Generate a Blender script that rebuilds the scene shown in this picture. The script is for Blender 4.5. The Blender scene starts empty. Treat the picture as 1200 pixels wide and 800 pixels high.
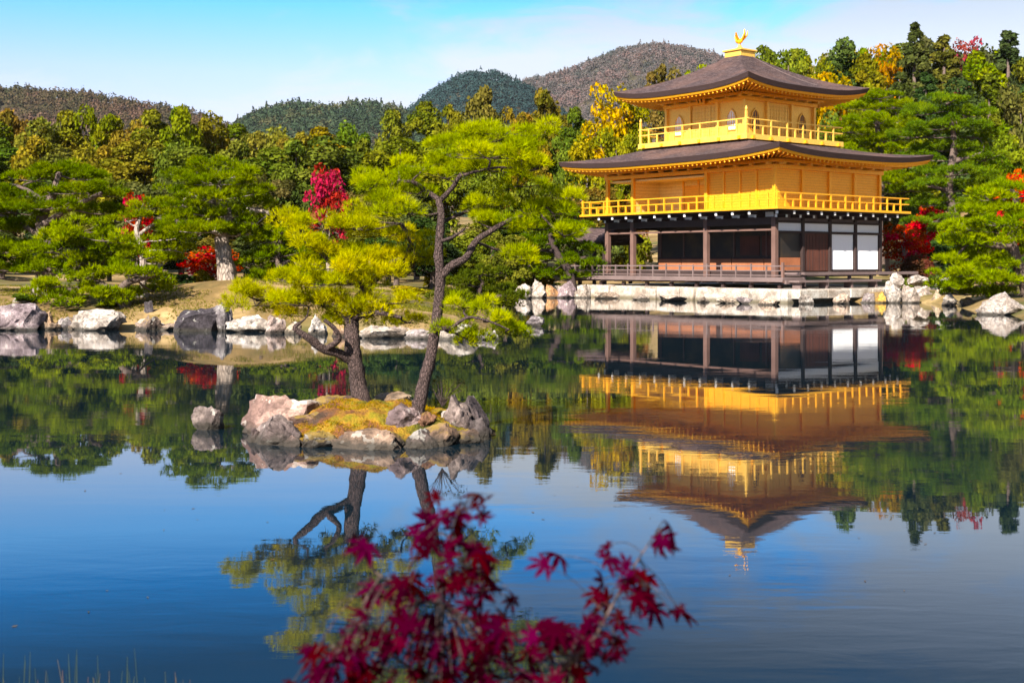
import bpy, bmesh, math, random
import numpy as np
from mathutils import Vector, Matrix, noise as mnoise

S = bpy.context.scene
COL = S.collection
R_ = math.radians
rng = np.random.default_rng(7)
random.seed(7)

# ------------------------------------------------------------------ camera, light, exposure
F, YH, H = 1500.0, 308.0, 2.0            # focal length in photo pixels, horizon row, eye height above the pond
cam = bpy.data.cameras.new('camera')
cam_o = bpy.data.objects.new('camera', cam); COL.objects.link(cam_o)
cam_o.location = (0, 0, H); cam_o.rotation_euler = (R_(90), 0, 0)
cam.sensor_width = 36; cam.lens = 36 * F / 1200
cam.shift_y = (YH - 400) / 1200
cam.clip_start = .05; cam.clip_end = 9000
cam.dof.use_dof = True; cam.dof.focus_distance = 32; cam.dof.aperture_fstop = 5
S.camera = cam_o

SUN = Vector((-.44, -.90, 0)).normalized(); ELEV = R_(36)
sd = Vector((SUN.x * math.cos(ELEV), SUN.y * math.cos(ELEV), math.sin(ELEV)))
sun = bpy.data.lights.new('sun', 'SUN'); sun.energy = 5.0; sun.angle = R_(.5); sun.color = (1, .93, .82)
sun_o = bpy.data.objects.new('sun', sun); COL.objects.link(sun_o)
sun_o.rotation_euler = (-sd).to_track_quat('-Z', 'Y').to_euler()

S.view_settings.view_transform = 'Standard'; S.view_settings.look = 'None'
S.view_settings.gamma = 1; S.view_settings.exposure = 1.5; S.view_settings.use_curve_mapping = False
S.cycles.use_denoising = True
try: S.cycles.denoiser = 'OPENIMAGEDENOISE'
except Exception: pass
S.cycles.sample_clamp_indirect = 4; S.cycles.use_adaptive_sampling = False; S.cycles.max_bounces = 6; S.cycles.diffuse_bounces = 3; S.cycles.glossy_bounces = 3
S.cycles.transmission_bounces = 3; S.cycles.caustics_reflective = False; S.cycles.caustics_refractive = False

HAZE = .00003
class NT:
    """small helper for node trees"""
    def __init__(s, tree): s.t = tree; s.n = tree.nodes; s.l = tree.links
    def add(s, kind, **kw):
        nd = s.n.new(kind)
        for k, v in kw.items():
            if hasattr(nd, k) and k not in nd.inputs: setattr(nd, k, v)
        return nd
    def link(s, a, b): s.l.new(a, b)
    def val(s, nd, key, v):
        if hasattr(v, 'is_output'): s.l.new(v, nd.inputs[key])
        else: nd.inputs[key].default_value = v
    def math(s, op, a, b=None, c=None, clamp=False):
        nd = s.n.new('ShaderNodeMath'); nd.operation = op; nd.use_clamp = clamp
        for i, v in enumerate((a, b, c)):
            if v is not None: s.val(nd, i, v)
        return nd.outputs[0]
    def mix(s, fac, a, b, mode='MIX'):
        nd = s.n.new('ShaderNodeMix'); nd.data_type = 'RGBA'; nd.blend_type = mode
        s.val(nd, 0, fac); s.val(nd, 6, a); s.val(nd, 7, b)
        return nd.outputs[2]
    def noise(s, vec, scale, detail=3, rough=.55, dist=0):
        nd = s.n.new('ShaderNodeTexNoise'); nd.inputs['Scale'].default_value = scale
        nd.inputs['Detail'].default_value = detail; nd.inputs['Roughness'].default_value = rough
        nd.inputs['Distortion'].default_value = dist
        if vec is not None: s.l.new(vec, nd.inputs['Vector'])
        return nd
    def mapping(s, vec, scale=(1, 1, 1), rot=(0, 0, 0), loc=(0, 0, 0)):
        nd = s.n.new('ShaderNodeMapping'); s.l.new(vec, nd.inputs['Vector'])
        nd.inputs['Scale'].default_value = scale; nd.inputs['Rotation'].default_value = rot
        nd.inputs['Location'].default_value = loc
        return nd.outputs[0]
    def ramp(s, fac, stops, interp='LINEAR'):
        nd = s.n.new('ShaderNodeValToRGB'); nd.color_ramp.interpolation = interp
        cr = nd.color_ramp
        while len(cr.elements) < len(stops): cr.elements.new(.5)
        for e, (p, c) in zip(cr.elements, stops):
            e.position = p; e.color = (*c, 1) if len(c) == 3 else c
        s.l.new(fac, nd.inputs[0]); return nd.outputs[0]
    def maprange(s, v, a, b, c=0, d=1, smooth=False):
        nd = s.n.new('ShaderNodeMapRange'); nd.clamp = True
        if smooth: nd.interpolation_type = 'SMOOTHSTEP'
        s.l.new(v, nd.inputs[0])
        for i, x in enumerate((a, b, c, d)): nd.inputs[i + 1].default_value = x
        return nd.outputs[0]

# ------------------------------------------------------------------ sky
world = bpy.data.worlds.new('World'); S.world = world; world.use_nodes = True
w = NT(world.node_tree); w.n.clear()
sky = w.add('ShaderNodeTexSky'); sky.sky_type = 'NISHITA'; sky.sun_disc = False
sky.sun_elevation = ELEV; sky.sun_rotation = math.atan2(SUN.x, SUN.y)
sky.air_density = 1.0; sky.dust_density = .4; sky.ozone_density = 2.2
tc = w.add('ShaderNodeTexCoord')
sep = w.add('ShaderNodeSeparateXYZ'); w.link(tc.outputs['Generated'], sep.inputs[0])
zz = sep.outputs[2]; xx = sep.outputs[0]
hs = w.add('ShaderNodeHueSaturation'); w.link(sky.outputs[0], hs.inputs['Color'])
SKY_SAT = .8
hs.inputs['Saturation'].default_value = SKY_SAT; hs.inputs['Value'].default_value = 1.0
up = w.maprange(zz, .06, .56, 0, 1)
grad = w.ramp(up, [(0, (.92, .76, .9)), (.08, (1.0, .82, .92)), (.17, (.86, .90, 1.1)), (.27, (.34, .93, 1.5)), (.35, (.02, .56, 1.2)), (.46, (.002, .17, .36)), (.56, (.02, .26, .5)), (.78, (1.1, 1.3, 1.5)), (1, (2.0, 2.0, 2.0))])  # last stops brightened overhead, out of view, as added fill light
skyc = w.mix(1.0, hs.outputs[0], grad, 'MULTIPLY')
# thin stratus, thicker to the right and high up
dirn = w.add('ShaderNodeVectorMath', operation='DIVIDE')
comb = w.add('ShaderNodeCombineXYZ')
zs = w.math('ADD', zz, .12)
for i in range(3): w.link(zs, comb.inputs[i])
w.link(tc.outputs['Generated'], dirn.inputs[0]); w.link(comb.outputs[0], dirn.inputs[1])
cm = w.mapping(dirn.outputs[0], scale=(1.0, 1.0, 0), loc=(1.7, .6, 0))
cn = w.noise(cm, 1.9, 7, .6, .5)
cn2 = w.noise(cm, .45, 2, .5)
dens = w.math('ADD', w.math('MULTIPLY', cn.outputs[0], .7), w.math('MULTIPLY', cn2.outputs[0], .5))
dens = w.math('ADD', dens, w.math('MULTIPLY', xx, .6))
dens = w.math('ADD', dens, w.maprange(zz, .09, .19, .17, 0))
cl = w.maprange(dens, .51, .72, 0, .88, True)
cloudc = w.mix(w.maprange(zz, .16, .31), (4.9, 5.2, 5.6, 1), (.3, .65, 1.35, 1))
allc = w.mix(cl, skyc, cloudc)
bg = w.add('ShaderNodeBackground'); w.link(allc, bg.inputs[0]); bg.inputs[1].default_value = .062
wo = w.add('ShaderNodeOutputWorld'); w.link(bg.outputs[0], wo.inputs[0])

# ------------------------------------------------------------------ placing helpers
def PX(u, v, D):                          # photo pixel + distance -> a point in the place
    return Vector(((u - 600) / F * D, D, H + (YH - v) / F * D))
def GX(u, v, z=0.0):                      # photo pixel of a point lying at height z
    return PX(u, v, (H - z) * F / (v - YH))

# ------------------------------------------------------------------ mesh helpers
def link_mesh(name, me, mat, parent=None, color=None, smooth=False):
    o = bpy.data.objects.new(name, me); COL.objects.link(o)
    if mat is not None:
        for m in (mat if isinstance(mat, (list, tuple)) else [mat]): me.materials.append(m)
    if parent is not None: o.parent = parent
    if color is not None: o.color = (*color, 1)
    if smooth: me.polygons.foreach_set('use_smooth', [True] * len(me.polygons))
    return o
def np_mesh(name, V, Fc, var=None):
    """V (n,3), Fc (m,k) all faces of k corners; var (n,) a per-vertex random value"""
    V = np.asarray(V, np.float32); Fc = np.asarray(Fc, np.int32)
    me = bpy.data.meshes.new(name); m, k = Fc.shape
    me.vertices.add(len(V)); me.vertices.foreach_set('co', V.ravel())
    me.loops.add(m * k); me.loops.foreach_set('vertex_index', Fc.ravel())
    me.polygons.add(m); me.polygons.foreach_set('loop_start', np.arange(0, m * k, k, dtype=np.int32))
    me.polygons.foreach_set('loop_total', np.full(m, k, np.int32))
    me.update(calc_edges=True)
    if var is not None:
        at = me.attributes.new('var', 'FLOAT', 'POINT'); at.data.foreach_set('value', np.asarray(var, np.float32))
    return me
def thing(name, label, cat, loc=(0, 0, 0), rz=0, group=None, kind=None):
    o = bpy.data.objects.new(name, None); COL.objects.link(o)
    o.location = loc; o.rotation_euler = (0, 0, rz); o.empty_display_size = .3
    return tag(o, label, cat, group, kind)
def tag(o, label=None, cat=None, group=None, kind=None):
    if label: o['label'] = label
    if cat: o['category'] = cat
    if group: o['group'] = group
    if kind: o['kind'] = kind
    return o
class MB:
    """collects boxes, bars and prisms and builds one mesh"""
    def __init__(s): s.b = bmesh.new()
    def box(s, x0, x1, y0, y1, z0, z1, m=0):
        vs = [s.b.verts.new(p) for p in ((x0,y0,z0),(x1,y0,z0),(x1,y1,z0),(x0,y1,z0),(x0,y0,z1),(x1,y0,z1),(x1,y1,z1),(x0,y1,z1))]
        for f in ((3,2,1,0),(4,5,6,7),(0,1,5,4),(1,2,6,5),(2,3,7,6),(3,0,4,7)):
            s.b.faces.new([vs[i] for i in f]).material_index = m
        return s
    def bar(s, p, q, wx, wz=None, m=0):
        p, q = Vector(p), Vector(q); wz = wz or wx
        d = (q - p).normalized(); a = Vector((0, 0, 1)) if abs(d.z) < .95 else Vector((1, 0, 0))
        e = d.cross(a).normalized() * wx / 2; g = e.cross(d).normalized() * wz / 2
        vs = [s.b.verts.new(c) for c in (p-e-g, p+e-g, p+e+g, p-e+g, q-e-g, q+e-g, q+e+g, q-e+g)]
        for f in ((3,2,1,0),(4,5,6,7),(0,1,5,4),(1,2,6,5),(2,3,7,6),(3,0,4,7)):
            s.b.faces.new([vs[i] for i in f]).material_index = m
        return s
    def poly(s, pts, m=0):
        s.b.faces.new([s.b.verts.new(p) for p in pts]).material_index = m
        return s
    def lathe(s, prof, c=(0, 0, 0), n=12):
        rings = []
        for r, z in prof:
            rings.append([s.b.verts.new((c[0] + r*math.cos(2*math.pi*i/n), c[1] + r*math.sin(2*math.pi*i/n), c[2] + z)) for i in range(n)])
        for a, b in zip(rings, rings[1:]):
            for i in range(n): s.b.faces.new((a[i], a[(i+1) % n], b[(i+1) % n], b[i]))
        s.b.faces.new(rings[-1]); s.b.faces.new(rings[0][::-1])
        return s
    def build(s, name, mat, parent=None, bevel=0, smooth=False):
        bmesh.ops.recalc_face_normals(s.b, faces=s.b.faces)
        me = bpy.data.meshes.new(name); s.b.to_mesh(me); s.b.free()
        o = link_mesh(name, me, mat, parent, smooth=smooth)
        if bevel:
            bv = o.modifiers.new('bevel', 'BEVEL'); bv.width = bevel; bv.segments = 2
        return o
def tube_arrays(path, radii, n=8, bump=0.0, seed=0):
    """a limb: rings along a path, tapering"""
    P = np.array([tuple(p) for p in path], float); r = np.array(radii, float)
    # densify with Catmull-Rom
    Q, rr = [], []
    for i in range(len(P) - 1):
        p0 = P[max(i-1, 0)]; p1 = P[i]; p2 = P[i+1]; p3 = P[min(i+2, len(P)-1)]
        for t in np.linspace(0, 1, 5, endpoint=False):
            Q.append(.5*((2*p1)+(-p0+p2)*t+(2*p0-5*p1+4*p2-p3)*t*t+(-p0+3*p1-3*p2+p3)*t**3)); rr.append(r[i]*(1-t)+r[i+1]*t)
    Q.append(P[-1]); rr.append(r[-1]); Q = np.array(Q); rr = np.array(rr)
    T = np.gradient(Q, axis=0); T /= np.linalg.norm(T, axis=1)[:, None] + 1e-9
    ref = np.array([.3, 1, .2]) if abs(T[0] @ np.array([.3, 1, .2])) < .9 else np.array([1, 0, 0])
    V = []; g = np.random.default_rng(seed)
    a = np.linspace(0, 2*np.pi, n, endpoint=False)
    for q, t, rad in zip(Q, T, rr):
        e = ref - t*(ref @ t); e /= np.linalg.norm(e); f = np.cross(t, e); ref = e
        k = 1 + bump*g.standard_normal(n)
        V.append(q + rad*(np.cos(a)*k)[:, None]*e + rad*(np.sin(a)*k)[:, None]*f)
    V = np.concatenate(V); m = len(Q); i = np.arange(m-1)[:, None]*n; j = np.arange(n)[None]; j2 = (j+1) % n
    Fc = np.stack([i+j, i+j2, i+n+j2, i+n+j], -1).reshape(-1, 4)
    return V, Fc
def join_arrays(parts):
    V, Fc, o = [], [], 0
    for v, f in parts: V.append(v); Fc.append(f+o); o += len(v)
    return np.concatenate(V), np.concatenate(Fc)

# ------------------------------------------------------------------ materials
def material(name):
    m = bpy.data.materials.new(name); m.use_nodes = True; t = NT(m.node_tree); t.n.clear()
    return m, t
def finish(t, shader, disp=None):
    o = t.add('ShaderNodeOutputMaterial'); t.link(shader, o.inputs[0])
def principled(t, color, rough=.6, metal=0, normal=None, spec=.5, sheen=0):
    b = t.add('ShaderNodeBsdfPrincipled')
    t.val(b, 'Base Color', color if hasattr(color, 'is_output') else (*color, 1)[:4]); t.val(b, 'Roughness', rough); t.val(b, 'Metallic', metal)
    t.val(b, 'Specular IOR Level', spec)
    if normal is not None: t.link(normal, b.inputs['Normal'])
    return b.outputs[0]
def bump(t, h, strength=.4, dist=.02):
    b = t.add('ShaderNodeBump'); b.inputs['Strength'].default_value = strength; b.inputs['Distance'].default_value = dist
    t.link(h, b.inputs['Height']); return b.outputs[0]
def objco(t): return t.add('ShaderNodeTexCoord').outputs['Object']
def posco(t): return t.add('ShaderNodeNewGeometry').outputs['Position']

def foliage_mat(name, trans=.35, hue=.02, sat=.15, val=.45):
    """colour from the object; each clump and each leaf differs a little"""
    m, t = material(name)
    oi = t.add('ShaderNodeObjectInfo'); ge = t.add('ShaderNodeNewGeometry')
    at = t.add('ShaderNodeAttribute'); at.attribute_name = 'var'
    h = t.add('ShaderNodeHueSaturation')
    t.link(oi.outputs['Color'], h.inputs['Color'])
    t.link(t.maprange(at.outputs['Fac'], 0, 1, .5 - hue, .5 + hue), h.inputs['Hue'])
    r = ge.outputs['Random Per Island']
    vv = t.math('ADD', t.maprange(r, 0, 1, 1 - val, 1 + val), t.maprange(at.outputs['Fac'], 0, 1, .28, -.28))
    t.link(vv, h.inputs['Value'])
    h.inputs['Saturation'].default_value = 1 + sat
    d = t.add('ShaderNodeBsdfDiffuse'); tr = t.add('ShaderNodeBsdfTranslucent')
    t.link(h.outputs[0], d.inputs[0])
    warm = t.mix(1, h.outputs[0], (1.25, 1.15, .55, 1), 'MULTIPLY'); t.link(warm, tr.inputs[0])
    mx = t.add('ShaderNodeMixShader'); mx.inputs[0].default_value = trans
    t.link(d.outputs[0], mx.inputs[1]); t.link(tr.outputs[0], mx.inputs[2])
    finish(t, mx.outputs[0]); return m
M_LEAF = foliage_mat('leaf', .3)
M_NEEDLE = foliage_mat('pine_needle', .42, .016, .1, .35)
M_MAPLE = foliage_mat('maple_leaf', .35, .03, .1, .35)

def bark_mat(name, a, b, scale=9, zs=.35):
    m, t = material(name); c = t.mapping(objco(t), scale=(1, 1, zs))
    n = t.noise(c, scale, 5, .7, .6); v = t.add('ShaderNodeTexVoronoi'); v.feature = 'DISTANCE_TO_EDGE'
    v.inputs['Scale'].default_value = scale*1.7; t.link(c, v.inputs['Vector'])
    e = t.maprange(v.outputs['Distance'], 0, .18)
    col = t.mix(n.outputs[0], (*a, 1), (*b, 1)); col = t.mix(t.maprange(e, 0, 1, .5, 0), col, (.02, .016, .014, 1))
    finish(t, principled(t, col, .9, normal=bump(t, t.math('ADD', e, n.outputs[0]), .8, .03), spec=.2)); return m
M_BARK = bark_mat('pine_bark', (.10, .065, .05), (.26, .19, .16), 16)
M_BARK_DARK = bark_mat('dark_pine_bark', (.022, .015, .014), (.16, .105, .095), 26)
M_BARK_PALE = bark_mat('pale_bark', (.22, .16, .12), (.42, .35, .30), 5)

def rock_mat(name, cols, moss=0.0):
    m, t = material(name); c = objco(t)
    oi = t.add('ShaderNodeObjectInfo')
    off = t.add('ShaderNodeVectorMath', operation='ADD'); t.link(c, off.inputs[0])
    rv = t.math('MULTIPLY', oi.outputs['Random'], 40); t.link(rv, off.inputs[1])
    c = off.outputs[0]
    n1 = t.noise(c, 2.2, 6, .65, .5); n2 = t.noise(c, 9, 5, .7); n3 = t.noise(c, 3.6, 3, .6)
    col = t.ramp(n1.outputs[0], [(.3, cols[0]), (.48, cols[1]), (.62, cols[2])])
    n4 = t.noise(c, 26, 3, .6)
    col = t.mix(t.maprange(n2.outputs[0], .42, .62, 0, .7), col, (.06, .05, .045, 1))
    col = t.mix(t.maprange(n4.outputs[0], .5, .7, 0, .45), col, (.05, .04, .035, 1))
    col = t.mix(1, col, oi.outputs['Color'], 'MULTIPLY')
    lich = t.math('GREATER_THAN', n3.outputs[0], .62)
    col = t.mix(t.math('MULTIPLY', lich, .35), col, (.55, .52, .46, 1))
    if moss:
        ge = t.add('ShaderNodeNewGeometry'); sp = t.add('ShaderNodeSeparateXYZ'); t.link(ge.outputs['Normal'], sp.inputs[0])
        mm = t.math('MULTIPLY', t.maprange(sp.outputs[2], .45, .8), t.maprange(n3.outputs[0], .52-moss*.2, .6-moss*.2))
        col = t.mix(t.math('MULTIPLY', mm, .8), col, (.20, .13, .02, 1))
    # waterline stain: dark wet band
    ps = t.add('ShaderNodeSeparateXYZ'); t.link(posco(t), ps.inputs[0])
    wet = t.maprange(t.math('ADD', ps.outputs[2], t.math('MULTIPLY', n2.outputs[0], -.10)), .0, .09, .9, 0)
    col = t.mix(wet, col, (.03, .026, .02, 1))
    finish(t, principled(t, col, .85, normal=bump(t, t.math('ADD', n1.outputs[0], n2.outputs[0]), .8, .05), spec=.25)); return m
M_ROCK = rock_mat('grey_rock', ((.07, .055, .06), (.22, .185, .185), (.42, .37, .35)))
M_ROCK_PALE = rock_mat('pale_rock', ((.13, .10, .08), (.36, .30, .25), (.54, .48, .43)))
M_ROCK_MOSS = rock_mat('mossy_rock', ((.07, .05, .05), (.24, .185, .165), (.38, .30, .27)), .35)

# stone blocks of the embankment
m, t = material('dressed_stone'); M_BLOCK = m
c = objco(t); oi = t.add('ShaderNodeObjectInfo')
n1 = t.noise(posco(t), 1.3, 6, .65); n2 = t.noise(posco(t), 11, 4, .6)
col = t.ramp(n1.outputs[0], [(.34, (.20, .15, .11)), (.48, (.40, .34, .28)), (.62, (.54, .50, .44))])
col = t.mix(t.maprange(oi.outputs['Random'], .4, 1, 0, .75), col, (.42, .32, .24, 1))
col = t.mix(t.maprange(n2.outputs[0], .45, .65, 0, .65), col, (.16, .13, .10, 1))
sp = t.add('ShaderNodeSeparateXYZ'); t.link(posco(t), sp.inputs[0])
col = t.mix(t.maprange(t.math('ADD', sp.outputs[2], t.math('MULTIPLY', n1.outputs[0], -.3)), -.10, .08, .85, 0), col, (.09, .07, .03, 1))
finish(t, principled(t, col, .85, normal=bump(t, n2.outputs[0], .6, .03)))

# gold leaf
def gold_mat(name, base, lines=0):
    m, t = material(name); c = objco(t)
    n = t.noise(c, 2.4, 4, .6); n2 = t.noise(c, 14, 3, .6)
    col = t.mix(n.outputs[0], (*base, 1), (base[0]*1.04, base[1]*1.16, base[2]*1.9, 1))
    col = t.mix(t.maprange(n2.outputs[0], .46, .68, 0, .5), col, (base[0]*.72, base[1]*.55, base[2]*.5, 1))
    h = n2.outputs[0]
    if lines:
        wv = t.add('ShaderNodeTexWave'); wv.bands_direction = 'Z'; wv.inputs['Scale'].default_value = lines
        wv.inputs['Distortion'].default_value = .15; t.link(c, wv.inputs['Vector'])
        col = t.mix(t.maprange(wv.outputs[0], 0, .35, .30, 0), col, (base[0]*.5, base[1]*.36, base[2]*.3, 1))
        h = t.math('ADD', t.math('MULTIPLY', wv.outputs[0], 1.2), n2.outputs[0])
    finish(t, principled(t, col, t.maprange(n.outputs[0], .3, .7, .34, .52), .42, bump(t, h, .25, .02), .5)); return m
M_GOLD = gold_mat('gold_leaf', (.91, .415, .011))
M_GOLD_SLAT = gold_mat('gold_slat_panel', (.91, .415, .013), 2.2)
M_GOLD_PALE = gold_mat('pale_gold_leaf', (.91, .52, .065))
M_GOLD_RECESS_LIT = gold_mat('recess_gold_lit', (.88, .63, .17), 1.6)  # gold lightened in its base colour to stand in for light in the recess
M_GOLD_PALE_SLAT = gold_mat('pale_gold_panel', (.91, .52, .075), 1.6)

def wood_mat(name, a, b, sc=(6, 6, 1.2), rough=.7):
    m, t = material(name); c = t.mapping(objco(t), scale=sc); n = t.noise(c, 3, 5, .6, 1.2); n2 = t.noise(objco(t), 1.1, 3)
    col = t.mix(n.outputs[0], (*a, 1), (*b, 1)); col = t.mix(t.maprange(n2.outputs[0], .4, .7, 0, .4), col, (a[0]*.6, a[1]*.6, a[2]*.6, 1))
    finish(t, principled(t, col, rough, normal=bump(t, n.outputs[0], .3, .01), spec=.3)); return m
M_WOOD = wood_mat('weathered_pillar_wood', (.10, .052, .04), (.19, .11, .088))
M_WOOD_DARK = wood_mat('dark_beam_wood', (.022, .013, .012), (.055, .032, .028))
M_WOOD_RED = wood_mat('reddish_panel_wood', (.24, .075, .03), (.42, .16, .07))
M_WOOD_DOOR = wood_mat('brown_door_wood', (.04, .014, .01), (.15, .05, .03), (9, 9, .5))
M_DECK = wood_mat('weathered_deck_wood', (.10, .066, .06), (.20, .145, .135), (2, 2, 6))
m, t = material('white_plaster'); M_WHITE = m
n = t.noise(objco(t), 3, 4); finish(t, principled(t, t.mix(n.outputs[0], (.74, .76, .80, 1), (.84, .85, .87, 1)), .8))
m, t = material('shoji_paper'); M_SHOJI = m
n = t.noise(objco(t), 1.2, 3); finish(t, principled(t, t.mix(n.outputs[0], (.86, .87, .88, 1), (.92, .92, .92, 1)), .75))
m, t = material('white_bracket_tip'); M_TIP = m
finish(t, principled(t, (.8, .78, .74), .7))
m, t = material('room_shade'); M_ROOM_SHADE = m
n = t.noise(objco(t), .9, 3); finish(t, principled(t, t.ramp(n.outputs[0], [(.45, (.010, .007, .005)), (.7, (.05, .028, .010))]), .6))  # near-black colour stands in for the shade inside the rooms

# hinoki bark roof
m, t = material('bark_shingle'); M_ROOF = m
c = objco(t); n1 = t.noise(t.mapping(c, scale=(1, 1, 7)), 2.6, 6, .72); n2 = t.noise(t.mapping(c, scale=(1, 1, 2.5)), 7, 6, .8); n3 = t.noise(c, .5, 3)
wv = t.add('ShaderNodeTexWave'); wv.bands_direction = 'Z'; wv.inputs['Scale'].default_value = 3.4
wv.inputs['Distortion'].default_value = 2.5; wv.inputs['Detail'].default_value = 3; t.link(c, wv.inputs['Vector'])
col = t.ramp(n1.outputs[0], [(.3, (.022, .014, .013)), (.48, (.062, .041, .039)), (.68, (.13, .092, .086))])
col = t.mix(t.maprange(n2.outputs[0], .46, .6, 0, .8), col, (.03, .018, .022, 1)); col = t.mix(t.maprange(n2.outputs[0], .44, .32, 0, .5), col, (.30, .23, .24, 1))
col = t.mix(t.maprange(n3.outputs[0], .45, .7, 0, .35), col, (.21, .11, .08, 1))
finish(t, principled(t, col, .95, normal=bump(t, t.math('ADD', t.math('MULTIPLY', wv.outputs[0], .5), t.math('ADD', n1.outputs[0], n2.outputs[0])), .9, .06), spec=.15))
m, t = material('roof_edge_bark'); M_ROOF_EDGE = m
n = t.noise(t.mapping(objco(t), scale=(1, 1, 14)), 3, 4, .6)
finish(t, principled(t, t.mix(n.outputs[0], (.022, .014, .014, 1), (.07, .042, .038, 1)), .95, spec=.15))

# ground, moss, hills
m, t = material('garden_ground'); M_GROUND = m
p = posco(t); n1 = t.noise(p, .35, 6, .6); n2 = t.noise(p, 3, 5, .7); n3 = t.noise(p, .11, 3)
col = t.ramp(n1.outputs[0], [(.32, (.06, .055, .02)), (.46, (.19, .12, .045)), (.62, (.38, .26, .12))])
col = t.mix(t.maprange(n2.outputs[0], .4, .7, 0, .6), col, (.07, .05, .02, 1))
col = t.mix(t.maprange(n3.outputs[0], .5, .6, 0, .7), col, (.05, .065, .018, 1))
finish(t, principled(t, col, .95, normal=bump(t, n2.outputs[0], .6, .08), spec=.1))
m, t = material('moss_ground'); M_MOSS = m
p = posco(t); n1 = t.noise(p, 2.3, 5, .6); n2 = t.noise(p, 11, 5, .7); n3 = t.noise(p, 45, 3, .6)
col = t.ramp(n1.outputs[0], [(.34, (.06, .065, .012)), (.43, (.24, .19, .014)), (.50, (.34, .18, .02)), (.57, (.20, .08, .03)), (.66, (.09, .055, .04))])
col = t.mix(t.maprange(n2.outputs[0], .45, .72, 0, .7), col, (.06, .045, .012, 1))
ps = t.add('ShaderNodeSeparateXYZ'); t.link(p, ps.inputs[0])
col = t.mix(t.maprange(ps.outputs[2], .03, .09, .85, 0), col, (.035, .03, .015, 1))
finish(t, principled(t, col, .95, normal=bump(t, t.math('ADD', n2.outputs[0], n3.outputs[0]), 1, .05), spec=.1))
m, t = material('hill_floor'); M_HILL = m
n = t.noise(posco(t), .05, 5, .6)
finish(t, principled(t, t.mix(n.outputs[0], (.035, .035, .02, 1), (.075, .055, .035, 1)), 1, spec=0))

# pond water: dark body, mirror surface, small ripples
m, t = material('pond_water'); M_WATER = m
p = posco(t)
r1 = t.noise(t.mapping(p, scale=(.9, 2.6, 1)), 1.6, 4, .55, .3)
r2 = t.noise(t.mapping(p, scale=(.25, 1.1, 1), rot=(0, 0, .12)), .7, 3, .5, .4)
msk = t.noise(t.mapping(p, scale=(.05, .22, 1)), 1, 3, .5)
mk = t.maprange(msk.outputs[0], .42, .62, .12, 1)
hgt = t.math('MULTIPLY', t.math('ADD', t.math('MULTIPLY', r1.outputs[0], .5), r2.outputs[0]), mk)
bw = t.add('ShaderNodeBump'); bw.inputs['Strength'].default_value = 1; bw.inputs['Distance'].default_value = .0026
t.link(hgt, bw.inputs['Height'])
b = t.add('ShaderNodeBsdfPrincipled')
b.inputs['Base Color'].default_value = (.003, .010, .016, 1); b.inputs['Roughness'].default_value = .012
b.inputs['IOR'].default_value = 2.2; t.link(bw.outputs[0], b.inputs['Normal'])
finish(t, b.outputs[0])

# ------------------------------------------------------------------ the lie of the land
POND = np.array([(-60, 5.2), (-8, 5.5), (0, 4.9), (10, 4.6), (45, 5), (40, 22), (24, 36), (18.6, 46), (19.4, 50), (19.6, 55), (21.6, 61.5), (20.2, 66),
                 (15.4, 66.6), (14.3, 64.9), (4.6, 78.8), (1.2, 80), (-.2, 76), (-1.0, 60), (-.9, 43), (-.7, 37), (-1.6, 35.3), (-4, 35.4), (-5.6, 37.2),
                 (-7.6, 38.2), (-10, 38.9), (-15.4, 38.7), (-22, 38.3), (-38, 37), (-60, 40)], float)
def pond_dist(x, y):
    """signed distance to the pond's edge, positive on land"""
    x = np.asarray(x, float); y = np.asarray(y, float)
    best = np.full(x.shape, 1e9); inside = np.zeros(x.shape, bool)
    n = len(POND)
    for i in range(n):
        ax, ay = POND[i]; bx, by = POND[(i+1) % n]
        dx, dy = bx-ax, by-ay
        t_ = np.clip(((x-ax)*dx + (y-ay)*dy) / (dx*dx+dy*dy), 0, 1)
        best = np.minimum(best, np.hypot(x-ax-t_*dx, y-ay-t_*dy))
        c_ = ((ay > y) != (by > y)) & (x < (bx-ax)*(y-ay)/(by-ay+1e-12)+ax)
        inside ^= c_
    return np.where(inside, -best, best)
def sm(a, b, x): t_ = np.clip((x-a)/(b-a), 0, 1); return t_*t_*(3-2*t_)
def terrain(x, y):
    x = np.asarray(x, float); y = np.asarray(y, float)
    d = pond_dist(x, y)
    z = -.9 + .9*sm(-1.6, -.15, d) + .42*sm(-.15, .9, d) + .018*np.clip(d, 0, 30)
    left = sm(3, -3, x) * (y > 20)
    z += left * .42*sm(.6, 4.5, d)
    z += .55*np.exp(-(((x+9.3)/3.2)**2 + ((y-42.6)/2.2)**2)) * (y > 20)
    near = (y < 15)
    z = np.where(near, -.9 + .9*sm(-1.6, -.1, d) + .12*sm(-.1, .6, d) + .3*sm(.6, 2.5, d), z)
    back = np.clip(y-92, 0, None)
    rise = .05 + .11*sm(2, 40, x)
    z += np.minimum(back*rise, 14) * (y > 60)
    z += .12*np.sin(x*.7+1.3*np.sin(y*.31))*np.sin(y*.53) * sm(.5, 4, d) * (y > 60)
    lx = np.hypot(x-13.3, y-74.9); z = np.where(y > 50, z*sm(8, 16, lx) + np.where(d > 0, .5, z)*(1-sm(8, 16, lx)), z)
    return z
def ground_z(x, y): return float(terrain(np.array([x]), np.array([y]))[0])

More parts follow.
